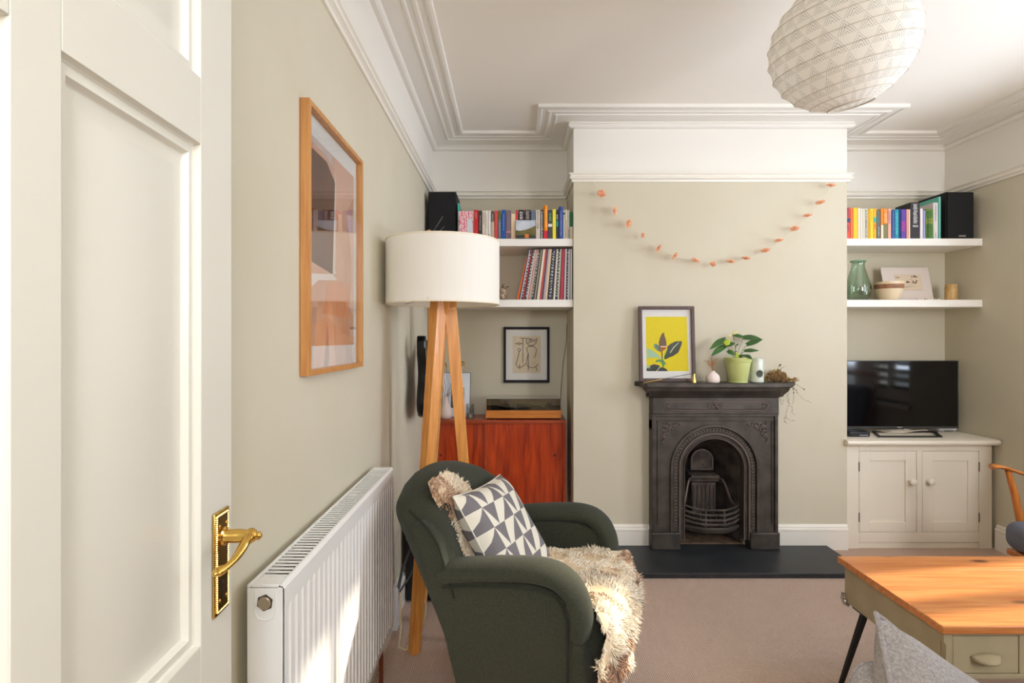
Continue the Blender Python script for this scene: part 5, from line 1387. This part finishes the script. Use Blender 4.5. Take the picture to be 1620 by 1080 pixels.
fr.add(vs, fs); fr.box(DPT - .012, DPT - .007, 0, L, .002, RH - .002)
fr.build('front_panel', RADP, ra, ang=30)
MB().box(.0, .006, 0, L, 0, RH - .002).build('back_panel', RADP, ra, bev=.002)
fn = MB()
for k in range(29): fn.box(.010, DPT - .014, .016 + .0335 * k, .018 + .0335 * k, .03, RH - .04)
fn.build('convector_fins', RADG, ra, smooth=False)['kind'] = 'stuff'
# end panels with the vent opening
for y0 in (-.002, L):
    e_ = MB().box(.001, DPT - .003, y0, y0 + .002, .0, RH - .006); pe = e_.build('end_panel', RADP, ra, bev=.0008)
    if y0 < 0:
        u = MB(); u.tube([(.018, -.0022, RH - .010), (.016, -.003, RH - .05), (.022, -.003, RH - .064), (.037, -.003, RH - .068), (.052, -.003, RH - .064), (.058, -.003, RH - .05), (.056, -.0022, RH - .010)], .0014, 6); u.build('end_embossing', RADP, pe)
        cxx, czz = .0355, RH - .034
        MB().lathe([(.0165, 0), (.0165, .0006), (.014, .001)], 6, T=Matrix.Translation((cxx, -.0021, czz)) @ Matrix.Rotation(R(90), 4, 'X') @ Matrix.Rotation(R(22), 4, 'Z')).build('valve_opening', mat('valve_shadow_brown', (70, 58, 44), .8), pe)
        MB().lathe([(.0125, 0), (.0125, .003), (.011, .0042)], 20, T=Matrix.Translation((cxx, -.0028, czz)) @ Matrix.Rotation(R(90), 4, 'X')).build('valve_plug', mat('aged_steel', (170, 156, 132), .4, .6), pe)
# top grille: frame and slats
tg = MB(); tg.box(0, .008, 0, L, RH - .006, RH).box(DPT - .012, DPT - .006, 0, L, RH - .006, RH).box(.0082, DPT - .0122, 0, .038, RH - .006, RH).box(.0082, DPT - .0122, L - .03, L, RH - .006, RH)
tg.build('grille_frame', RADP, ra, bev=.0012)
s0 = None
k = 0; yy = .046
while yy < L - .036:
    if s0 is None: s0 = MB().box(.009, DPT - .013, -.0042, .0042, RH - .0026, RH - .0010).build('grille_slat', RADP, ra, bev=.0005, seg=1); s0.location = (0, yy, 0)
    else: copy_part(s0, ra, (0, yy, 0))
    yy += .0172
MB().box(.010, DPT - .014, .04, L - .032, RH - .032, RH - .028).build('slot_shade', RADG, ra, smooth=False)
for y0 in (.06, L - .06):
    MB().box(-.018, -.001, y0 - .02, y0 + .02, .08, RH - .08).build('wall_bracket', RADP, ra)
for y0, nm in ((.035, 'pipe'), (L - .035, 'pipe')):
    MB().tube([(.035, y0, -.001), (.035, y0, -.188)], .0075, 10).build('pipe', mat('copper_pipe', (150, 92, 66), .4, .8), ra)

# ------------------------------------------------------------------ tripod floor lamp
lp = thing('floor_lamp', 'tripod floor lamp with oak legs and a wide cream drum shade beside the left wall', 'lamp', (-.290, 2.33, 0))
SH = translucent('cream_shade_linen', (254, 252, 246), .22, (300, 300, 6), (248, 244, 234), 1.0)
zb_, zt_ = 1.410, 1.676; r_ = .237
s_ = MB(); s_.lathe([(r_, zb_), (r_, zt_), (r_ - .002, zt_), (r_ - .002, zb_), (r_, zb_)], 72, caps=False); shd = s_.build('lamp_shade', SH, lp, ang=50)
for z in (zb_ + .003, zt_ - .003):
    MB().lathe([(r_ - .0025, z - .003), (r_ + .0012, z - .003), (r_ + .0012, z + .003), (r_ - .0025, z + .003), (r_ - .0025, z - .003)], 72, caps=False).build('shade_hem', mat('shade_hem', (236, 226, 204), .9), shd)
sp = MB()
for k in range(3): a = 2 * PI * k / 3 + .4; sp.tube([(0, 0, zb_ + .05), (r_ * math.cos(a), r_ * math.sin(a), zb_ + .012)], .002, 6)
sp.build('shade_spider', CHROME, shd)
MB().lathe([(.018, zb_ - .01), (.018, zb_ + .05), (.014, zb_ + .055)], 20).build('bulb_holder', BLACK, lp)
MB().ball((0, 0, zb_ + .095), .030, 12, sc=(1, 1, 1.25)).build('bulb', mat('frosted_bulb', (236, 234, 230), .3), lp)
feet = [(-.105, -.100), (.150, -.010), (-.125, .170)]
tops = [(-.014, -.030), (.030, -.008), (-.014, .030)]
ups = [(.72, -.69, 0), (.10, -1, 0), (-.8, .5, 0)]
for (f_, t_, u_) in zip(feet, tops, ups):
    MB().beam((f_[0], f_[1], .0), (t_[0], t_[1], 1.425), .036, .036, up=u_, w1=.052, d1=.052).build('leg', OAKL if f_[1] > .1 else OAK, lp, bev=.002)
hb = MB(); hb.lathe([(.006, 1.30), (.020, 1.325), (.048, 1.38), (.052, 1.432)], 6, sx=1, sy=1); hb.build('hub', OAK, lp, ang=20)
fx_ = MB().tube([(-.01, .04, 1.41), (-.045, .06, 1.0), (-.09, .13, .3), (-.10, .18, .02), (-.14, .12, .008)], .003, 6); fx_.build('flex', mat('lamp_flex', (190, 170, 120), .6), lp)

# ------------------------------------------------------------------ armchair
ac = thing('armchair', 'dark green wool armchair with rounded arms beside the radiator and floor lamp', 'armchair', (.030, 1.913, 0), (0, 0, R(-18)))
b = MB().rbox(.215, .300, .155, .05, 14, deform=lambda w: (w.x + .118 - (.075 * abs(w.y / .3) ** 3 if w.x > .1 else 0) + (.014 * (1 - (w.y / .3) ** 2) if w.x > .1 else 0) + .02 * (w.z / .155) * (w.x > 0), w.y, w.z + .275))
b.build('seat_base', GREEN, ac, ang=60)
b = MB().rbox(.225, .232, .050, .045, 12, deform=lambda w: (w.x + .142 - (.05 * abs(w.y / .23) ** 3 if w.x > .1 else 0), w.y, w.z + .420 - .012 * (w.x > .15) * ((w.x - .15) / .08)))
b.build('seat_cushion', GREEN, ac, ang=60)
def backdef(w, thick=1.0):
    z = w.z + .527; t = (z - .25) / .57
    yy = w.y * (1 - .06 * max(0, t - .5))
    x = w.x * (1.0 + .15 * max(0, t - .4)) - .088 - .42 * (z - .25) + .060 * abs(w.y / .31) ** 2.5
    z2 = z - .085 * max(0, t) ** 2 * abs(w.y / .31) ** 2.2
    return (x, yy, z2)
b = MB().rbox(.080, .315, .285, .078, 18, deform=backdef)
b.build('backrest', GREEN, ac, ang=70)
side = [(-.075, .12), (.290, .12), (.310, .17), (.306, .28), (.282, .40), (.262, .49), (.226, .548), (.150, .572), (.02, .566), (-.09, .552), (-.124, .560), (-.141, .605), (-.160, .660), (-.192, .698), (-.222, .712), (-.245, .705), (-.248, .680), (-.222, .620), (-.150, .410), (-.105, .250)]
for s_ in (-1, 1):
    p_ = MB(); p_.prism(side, 'y', s_ * .236, s_ * .326); p_.build('side_panel', GREEN, ac, bev=.022, seg=4, ang=60)
    path = [(-.165, .555), (-.140, .562), (-.085, .572), (-.01, .584), (.08, .595), (.150, .598), (.200, .588), (.236, .562), (.258, .524), (.267, .484), (.265, .452), (.258, .428)]
    # smooth the arm path
    fine = []
    for i in range(len(path) - 1):
        for t in range(3):
            a = path[max(i - 1, 0)]; b0 = path[i]; c = path[i + 1]; d = path[min(i + 2, len(path) - 1)]; u = t / 3
            f = lambda k: .5 * (2 * b0[k] + (c[k] - a[k]) * u + (2 * a[k] - 5 * b0[k] + 4 * c[k] - d[k]) * u * u + (3 * b0[k] - a[k] - 3 * c[k] + d[k]) * u ** 3)
            fine.append((f(0), s_ * .283, f(1)))
    fine.append((path[-1][0], s_ * .283, path[-1][1]))
    n = len(fine); rr = [.064 * min(1, .55 + .45 * min(1, i / 3)) * (1 if i < n - 4 else (1, .96, .86, .62)[i - n + 4]) for i in range(n)]
    a_ = MB(); a_.tube(fine, rr, 20, flat=.50); a_.build('arm', GREEN, ac, ang=70)
    pp_ = MB(); pts = [(x, s_ * .337, z - .030) for x, _, z in fine[3:-12]] + [(.208, s_ * .337, .548), (.226, s_ * .335, .525), (.236, s_ * .333, .49), (.238, s_ * .332, .40), (.234, s_ * .330, .25), (.230, s_ * .3275, .13)]
    pp_.tube(pts, .0035, 6); pp_.build('arm_piping', GREENP, ac)
    bp_ = MB(); bp_.tube(([(-.105, s_ * .3275, .50), (-.118, s_ * .3275, .540), (-.132, s_ * .3265, .575), (-.141, s_ * .325, .605), (-.158, s_ * .3275, .655), (-.190, s_ * .3265, .696), (-.225, s_ * .322, .722), (-.262, s_ * .312, .742)])[:8 if s_ < 0 else 5], .0035, 6); bp_.build('back_piping', GREENP, ac)
for x, y in ((.27, -.25), (.27, .25), (-.06, -.25), (-.06, .25)):
    MB().lathe([(.013, 0), (.021, .123)], 14, c=(x, y, 0)).build('leg', wood('dark_leg', (70, 46, 30), (50, 32, 20)), ac)
CM = ac.matrix_basis.copy() if False else Matrix.Translation((.030, 1.913, 0)) @ Matrix.Rotation(R(-18), 4, 'Z')

# sheepskin: hide plus locks of wool
sk_ = thing('sheepskin', 'shaggy cream and tan sheepskin draped down the seat of the green armchair', 'sheepskin', (.030, 1.913, 0), (0, 0, R(-18)))
fp_ = [(-.250, .805, -.14, .075), (-.206, .74, -.10, .125), (-.168, .66, -.05, .16), (-.125, .57, -.02, .18), (-.085, .505, 0, .195), (-.02, .484, 0, .205), (.10, .483, 0, .210), (.20, .484, 0, .210), (.28, .484, .005, .222), (.330, .478, .01, .262), (.362, .458, -.02, .305), (.380, .42, -.065, .305), (.384, .375, -.11, .270), (.380, .325, -.14, .210), (.372, .285, -.17, .130)]
def fleece(u, v):
    """u along 0..1, v across -1..1 -> point, normal, along"""
    q = u * (len(fp_) - 1); i = min(int(q), len(fp_) - 2); t = q - i
    a, b_ = fp_[i], fp_[i + 1]; p_ = [a[k] * (1 - t) + b_[k] * t for k in range(4)]
    al = Vector((b_[0] - a[0], 0, b_[1] - a[1])).normalized(); nr = Vector((-al.z, 0, al.x))
    if nr.z < 0 and u < .9: nr = -nr
    wob = 1 + .07 * math.sin(u * 23 + (v > 0) * 2) + .05 * math.sin(u * 41)
    yy = p_[2] + v * p_[3] * wob
    xx = p_[0] - (.30 * max(0, abs(yy) - .10) ** 1.4 * min(1, max(0, (u - .60) / .15)))
    return Vector((xx, yy, p_[1])), Vector((abs(nr.x) if u > .6 or u < .3 else nr.x, 0, abs(nr.z))).normalized(), al
sb0 = MB(); sb0.grid(lambda a, b_: fleece(a, b_ * 2 - 1)[0] + fleece(a, b_ * 2 - 1)[1] * .002, 52, 16)
sb0.build('hide', mat('hide_wool', (214, 190, 156), .95), sk_, ang=80)
rnd = random.Random(11); wl = MB(); wc = []
CRE = [(232, 216, 190), (238, 224, 200), (224, 204, 174), (242, 230, 208)]; TAN = [(196, 156, 122), (178, 138, 104), (208, 170, 136), (158, 116, 84)]; BRN = [(140, 100, 74), (168, 128, 98), (122, 84, 62)]
def wool(P0, d, L0, w, col, curl):
    """one lock: three-sided tapering curved blade"""
    up = Vector((rnd.uniform(-1, 1), rnd.uniform(-1, 1), rnd.uniform(-1, 1))); sd = d.cross(up).normalized(); nn = sd.cross(d)
    g_ = Vector((0, 0, -1)); pts = [P0]; dd = d.copy()
    for k in range(3): dd = (dd + g_ * .16 + curl * .45).normalized(); pts.append(pts[-1] + dd * L0 / 3)
    vs = []; fs = []
    for k, (p_, ww) in enumerate(zip(pts, (w * .8, w, w * .7, 0))):
        if k < 3:
            for a in (0, 2.1, 4.2): vs.append(p_ + (sd * math.cos(a) + nn * math.sin(a)) * ww / 2)
        else: vs.append(p_)
    for k in range(2):
        for a in range(3): fs.append((k * 3 + a, k * 3 + (a + 1) % 3, k * 3 + 3 + (a + 1) % 3, k * 3 + 3 + a))
    for a in range(3): fs.append((6 + a, 6 + (a + 1) % 3, 9))
    wl.add(vs, fs)
    c = lin(col); s0 = rnd.uniform(.88, 1.08)
    for k in range(10): wc.append((c[0] * s0, c[1] * s0, c[2] * s0))
NW = 15000
for k in range(NW):
    u, v = rnd.random() ** .85, rnd.uniform(-1.0, 1.0)
    if u < .30 and rnd.random() < .3: continue
    P0, nr, al = fleece(u, v)
    # combed clumps: neighbouring locks share a direction
    cl = Vector((noise.noise(P0 * 16), noise.noise(P0 * 16 + Vector((7, 3, 1))), noise.noise(P0 * 16 + Vector((1, 9, 5)))))
    edge = max(0, abs(v) - .82) / .18
    out_ = Vector((0, math.copysign(1, v), 0)) * (.9 * edge * (1 if u > .62 or u < .3 else .15)) + (al * 1.0 * (u > .93)) + (-al * .8 * (u < .06))
    base = nr * (.75 if u < .78 else .55) + al * (.45 if u > .3 else -.35) + out_
    d = (base + cl * 1.6 + Vector((rnd.uniform(-1, 1), rnd.uniform(-1, 1), rnd.uniform(-1, 1))) * .28).normalized()
    tan_ = noise.noise(P0 * 7 + Vector((3, 3, 3)))
    near_corner = u > .84 and v < .1 and (v < -.1 or u > .92)
    far_corner = v > .62 and .62 < u < .9
    if near_corner and u > .80 and tan_ > -.35: col = rnd.choice(BRN if rnd.random() < .45 else TAN)
    elif far_corner and rnd.random() < .75: col = rnd.choice(TAN)
    elif u < .13 and v < .15: col = rnd.choice(TAN + BRN[1:2])
    elif .70 < u < .80 and .45 < v < .95 and tan_ > 0: col = rnd.choice(BRN)
    elif tan_ > .32: col = rnd.choice(TAN[:1] + CRE[2:3])
    else: col = rnd.choice(CRE)
    L0 = rnd.uniform(.018, .030) * (1.25 if u > .8 else .7)
    wool(P0, d, L0, rnd.uniform(.0035, .0065), col, cl)
wl.build('wool', attr_mat('wool_locks'), sk_, cols=wc, ang=180)['kind'] = 'stuff'

# cushion
cs = thing('cushion', 'square cushion with grey and white triangle print leaning on the sheepskin in the armchair', 'cushion', (.030, 1.913, 0), (0, 0, R(-18)))
def pillow(mb, w, h, th, n=26, pinch=.06):
    uv = []
    for sd in (1, -1):
        def fn(a, b_):
            x, y = a * 2 - 1, b_ * 2 - 1
            t = max(0, (1 - x ** 4) * (1 - y ** 4)) ** .55
            k = 1 - pinch * ((1 - x * x) * abs(y) ** 2 + 0); k2 = 1 - pinch * ((1 - y * y) * abs(x) ** 2)
            return Vector((x * w / 2 * k2, y * h / 2 * k, sd * th / 2 * t + .004 * math.sin(5 * x + 3 * y) * t))
        mb.grid(fn, n, n, flip=sd < 0)
        for j in range(n + 1):
            for i in range(n + 1): uv.append((i / n, j / n))
    return uv
pm = MB(); uv = pillow(pm, .415, .415, .135)
vdir = Vector((-.53, 0, .848)); udir = Vector((0, 1, 0)); ndir = udir.cross(vdir)   # facing forward and up
RM = Matrix((udir, vdir, ndir)).transposed().to_4x4()
TCU = Matrix.Translation((-.052, .0, .572)) @ RM @ Matrix.Rotation(R(-4), 4, 'Z')
pm.v = [tuple(TCU @ Vector(p)) for p in pm.v]
pm.build('cover', uv_pattern_cushion(), cs, ang=70, uv=uv)
sm = MB(); q = []
for i in range(80):
    t = i / 20.0; k = int(t); f = t - k; x, y = [(-1 + 2 * f, -1), (1, -1 + 2 * f), (1 - 2 * f, 1), (-1, 1 - 2 * f)][k]
    kk = 1 - .06 * ((1 - x * x) * abs(y) ** 2); k2 = 1 - .06 * ((1 - y * y) * abs(x) ** 2)
    q.append(TCU @ Vector((x * .2075 * k2, y * .2075 * kk, 0)))
sm.tube(q, .0022, 5, closed=True); sm.build('seam', mat('white_cotton', (226, 220, 206), .9), cs)

# ------------------------------------------------------------------ coffee table
tb = thing('coffee_table', 'low pine topped table with sage painted drawer frame in front of the hearth', 'table', (1.224, 1.572, 0))
TW, TD, TZ = 1.20, .512, .450
nb = 4
for k in range(nb):
    y0 = TD * k / nb; MB().box(0, TW, y0 + .0002, TD * (k + 1) / nb - .0002, TZ - .0235, TZ).build('top_board', PINE, tb, bev=.0035 if k in (0, 3) else .0008, loc=(0, 0, 0))
ap = MB(); ZA = .292
ap.box(.016, .034, .030, TD - .022, ZA, TZ - .024); ap.box(TW - .034, TW - .016, .030, TD - .022, ZA, TZ - .024); ap.box(.0345, TW - .0345, TD - .040, TD - .022, ZA, TZ - .024)
ap.build('apron', SAGE, tb, bev=.002)
fa = MB(); fa.box(.0345, .040, .014, .030, ZA, TZ - .024).box(.0401, TW - .05, .014, .030, ZA, ZA + .014).box(.0401, TW - .05, .014, .030, TZ - .034, TZ - .024).box(TW - .05, TW - .0345, .014, .03, ZA, TZ - .024)
for x in (.231, .440, .650, .86): fa.box(x, x + .022, .014, .030, ZA + .0141, TZ - .0341)
fa.prism([(.016, ZA + .016), (.020, ZA), (.034, ZA), (.034, TZ - .024), (.012, TZ - .024), (.012, TZ - .05), (.019, TZ - .062)], 'y', .012, .0298)
fa.build('drawer_frame', SAGE, tb, bev=.0015)
for x0, x1 in ((.0401, .231), (.253, .440), (.462, .650), (.672, .86), (.882, TW - .05)):
    d_ = MB().box(x0 + .0015, x1 - .0015, .0155, .30, ZA + .016, TZ - .036).build('drawer', SAGE, tb, bev=.0015)
    cx_ = (x0 + x1) / 2; hz = ZA + .064
    hd = MB(); n = 10; vs = []; fs = []
    for j in range(6):
        t = j / 5
        for i in range(n + 1):
            s_ = i / n * 2 - 1; wv = .044 * (1 - .18 * t); vs.append((cx_ + s_ * wv, .015 - .026 * math.cos(s_ * PI / 2) ** .6 * math.sin(t * PI / 2 * .98 + .02), hz + .009 - .021 * t * 1 - .008 * s_ * s_ * (1 - t)))
    for j in range(5):
        for i in range(n): o = j * (n + 1) + i; fs.append((o, o + 1, o + n + 2, o + n + 1))
    hd.add(vs, fs); ho = hd.build('cup_handle', SAGE, d_, ang=70); so = ho.modifiers.new('thick', 'SOLIDIFY'); so.thickness = .003
for x, y, dx, dy in ((.045, TD - .10, -.075, .03), (TW - .045, TD - .10, .075, .03), (.06, .10, -.05, -.03), (TW - .06, .10, .05, -.03)):
    MB().beam((x, y, ZA + .004), (x + dx, y + dy, 0.0), .020, .020, up=(0, 1, 0), w1=.013, d1=.013).build('leg', mat('black_steel', (34, 32, 32), .45, .4), tb, bev=.002)
    MB().box(x - .03, x + .03, y - .03, y + .03, ZA - .003, ZA).build('leg_plate', BLACK, tb)
br = MB(); br.tube([(.006, TD - .03, ZA + .035), (.002, TD - .03, ZA + .015), (.008, TD - .03, ZA - .004), (.024, TD - .035, ZA - .012)], .006, 8); br.ball((.012, TD - .034, ZA + .004), .009, 6)
br.build('corner_bracket', CHROME, tb)

# ------------------------------------------------------------------ grey sofa, near right corner of the frame
so = thing('sofa', 'pale grey fabric sofa in the lower right foreground, only its rounded arm showing', 'sofa', (.622, .09, 0))
MB().rbox(.80, .42, .12, .04, 8).build('seat_base', GREYF, so, loc=(.80, .46, .22), ang=60)
MB().rbox(.80, .10, .33, .06, 8).build('backrest', GREYF, so, loc=(.80, .11, .45), ang=60)
for x in (.045, 1.555): MB().prism([(x - .045, .10), (x + .045, .10)] + [(x + .045 * math.cos(PI * i / 14), .627 + .045 * math.sin(PI * i / 14)) for i in range(15)], 'y', .02, .935).build('arm', GREYF, so, bev=.008, seg=3, ang=50)
for x in (.44, 1.16): MB().rbox(.345, .33, .06, .05, 8).build('seat_cushion', GREYF, so, loc=(x, .56, .395), ang=60)
for x in (.08, 1.52):
    for y in (.10, .86): MB().lathe([(.014, 0), (.02, .10)], 12, c=(x, y, 0)).build('leg', wood('dark_leg', (70, 46, 30), (50, 32, 20)), so)
pt = MB(); pt.tube([(.045 + .041 * math.cos(a), .934 , .627 + .041 * math.sin(a)) for a in [PI * i / 12 for i in range(13)]], .0035, 6); pt.build('arm_piping', GREYF, so)
sc = thing('scatter_cushion', 'pale grey piped cushion standing up against the sofa arm in the foreground', 'cushion', (0, 0, 0))
pm = MB(); uv = pillow(pm, .44, .44, .14, pinch=.07)
tip = Vector((.664, .99, .754)); e1 = Vector((.80, .22, -.55)).normalized(); e2 = Vector((.22, -.42, -.88)); e2 = (e2 - e1 * e2.dot(e1)).normalized(); nn = e1.cross(e2)
RM2 = Matrix((e1, e2, nn)).transposed().to_4x4(); cen = tip + (e1 + e2) * .205
cen_base = Vector((cen.x, cen.y, .46)); sc.location = cen_base
TT = Matrix.Translation(cen - cen_base) @ RM2
pm.v = [tuple(TT @ Vector(p)) for p in pm.v]; pm.build('cover', GREYF, sc, ang=70, uv=uv)
q = []
for i in range(80):
    t = i / 20.0; k = int(t); f = t - k; x, y = [(-1 + 2 * f, -1), (1, -1 + 2 * f), (1 - 2 * f, 1), (-1, 1 - 2 * f)][k]
    q.append(TT @ Vector((x * .22 * (1 - .07 * (1 - y * y) * x * x), y * .22 * (1 - .07 * (1 - x * x) * y * y), 0)))
MB().tube(q, .0048, 8, closed=True).build('piping', GREYF, sc)

# ------------------------------------------------------------------ wooden armchair at the right edge
wc_ = thing('wooden_armchair', 'honey wood armchair with blue-grey seat cushion at the right edge beside the cupboard', 'armchair', (2.62, 2.47, 0))
def paddle(y):
    b = MB(); prof = [(-.245, .632, .020), (-.225, .638, .034), (-.19, .632, .037), (-.13, .612, .028), (-.06, .592, .020), (.04, .572, .018), (.14, .565, .018), (.24, .575, .017)]
    vs = []; fs = []
    n = 12
    for x, z, w in prof:
        for k in range(n): a = 2 * PI * k / n; vs.append((x, y + w * math.cos(a), z + .010 * math.sin(a)))
    for j in range(len(prof) - 1):
        for k in range(n): q = (k + 1) % n; fs.append((j * n + k, j * n + q, (j + 1) * n + q, (j + 1) * n + k))
    fs += [tuple(range(n))[::-1], tuple(range((len(prof) - 1) * n, len(prof) * n))]
    b.add(vs, fs); return b
for y in (-.27, .27):
    paddle(y).build('armrest', wood('honey_arm', (206, 128, 54), (174, 96, 34), axis=0, rough=.28, coat=.4), wc_, ang=60)
    MB().tube([(-.165, y * 1.0, .615), (-.138, y * .97, .50), (-.115, y * .94, .36), (-.115, y * .94, .0)], [.012, .016, .018, .013], 14).build('front_leg', BEECH, wc_)
    MB().tube([(.17, y * .95, .56), (.20, y * .9, .36), (.25, y * .9, 0)], [.011, .015, .013], 12).build('rear_leg', BEECH, wc_)
    MB().tube([(.18, y * .85, .33), (.30, y * .85, .98)], [.014, .011], 12).build('back_post', BEECH, wc_)
for z in (.98, .80, .62): MB().tube([(.175 + .185 * (z - .33), -.235, z), (.19 + .185 * (z - .33), 0, z), (.175 + .185 * (z - .33), .235, z)], .011, 10, flat=1.8).build('back_rail', BEECH, wc_)
MB().box(-.20, .19, -.24, .24, .215, .245).build('seat_frame', BEECH, wc_, bev=.006)
MB().rbox(.215, .245, .070, .055, 10).build('seat_cushion', BLUEG, wc_, loc=(-.012, 0, .318), ang=60)
MB().rbox(.05, .22, .25, .045, 8, deform=lambda w: (w.x + .155 + .18 * (w.z + .25), w.y, w.z + .635)).build('back_cushion', BLUEG, wc_, ang=60)

# ------------------------------------------------------------------ globe pendant
gl = thing('pendant_lamp', 'large round patterned fabric pendant shade hanging from the ceiling', 'pendant lamp', (1.132, 1.90, ZC))
gs = MB(); nz = 10; prof = []; Rg, Hg = .232, .212
for k in range(nz + 1):
    a0 = -PI / 2 + .31 + (PI - .62) * k / nz
    prof.append((Rg * math.cos(a0), Hg * math.sin(a0)))
full = []; 
for k in range(nz):
    for t in range(4):
        u = t / 4; a, b_ = prof[k], prof[k + 1]; sag = .003 * math.sin(PI * u)
        full.append((a[0] + (b_[0] - a[0]) * u - sag, a[1] + (b_[1] - a[1]) * u))
full.append(prof[-1])
n = 96; uv = []
for r0, z0 in full:
    for i in range(n + 1):
        a = 2 * PI * i / n; rr = r0 * (1 + .003 * math.sin(a * 7 + z0 * 30)); gs.v.append((rr * math.cos(a), rr * math.sin(a), z0)); uv.append((i / n, (z0 + Hg) / (2 * Hg)))
for j in range(len(full) - 1):
    for i in range(n): o = j * (n + 1) + i; gs.f.append((o, o + 1, o + n + 2, o + n + 1)); gs.m.append(0)
GT = Matrix.Translation((0, 0, -.318)) @ Matrix.Rotation(R(-13), 4, 'Y') @ Matrix.Rotation(R(6), 4, 'X')
gs.v = [tuple(GT @ Vector(p)) for p in gs.v]
sh = gs.build('lamp_shade', globe_mat(), gl, ang=60, uv=uv)
WIRE = mat('shade_wire', (196, 184, 168), .6)
for k, (r0, z0) in enumerate(prof):
    w_ = MB(); w_.tube([GT @ Vector(((r0 + .0012) * math.cos(2 * PI * i / 64), (r0 + .0012) * math.sin(2 * PI * i / 64), z0)) for i in range(64)], 0.0011 if 0 < k < nz else .003, 5, closed=True); w_.build('wire_ring', WIRE, sh)
MB().tube([(0, 0, -.02), (0, 0, -.18)], .003, 8).build('flex', mat('white_flex', (230, 228, 222), .5), gl)
MB().lathe([(.045, 0), (.045, -.006), (.03, -.02), (.008, -.026)][::-1], 28).build('ceiling_rose', GLOSS, gl)
MB().lathe([(.018, -.24), (.018, -.18), (.008, -.17)], 16).build('lamp_holder', GLOSS, gl)
MB().ball((0, 0, -.29), .034, 12).build('bulb', mat('frosted_bulb', (236, 234, 230)), gl)
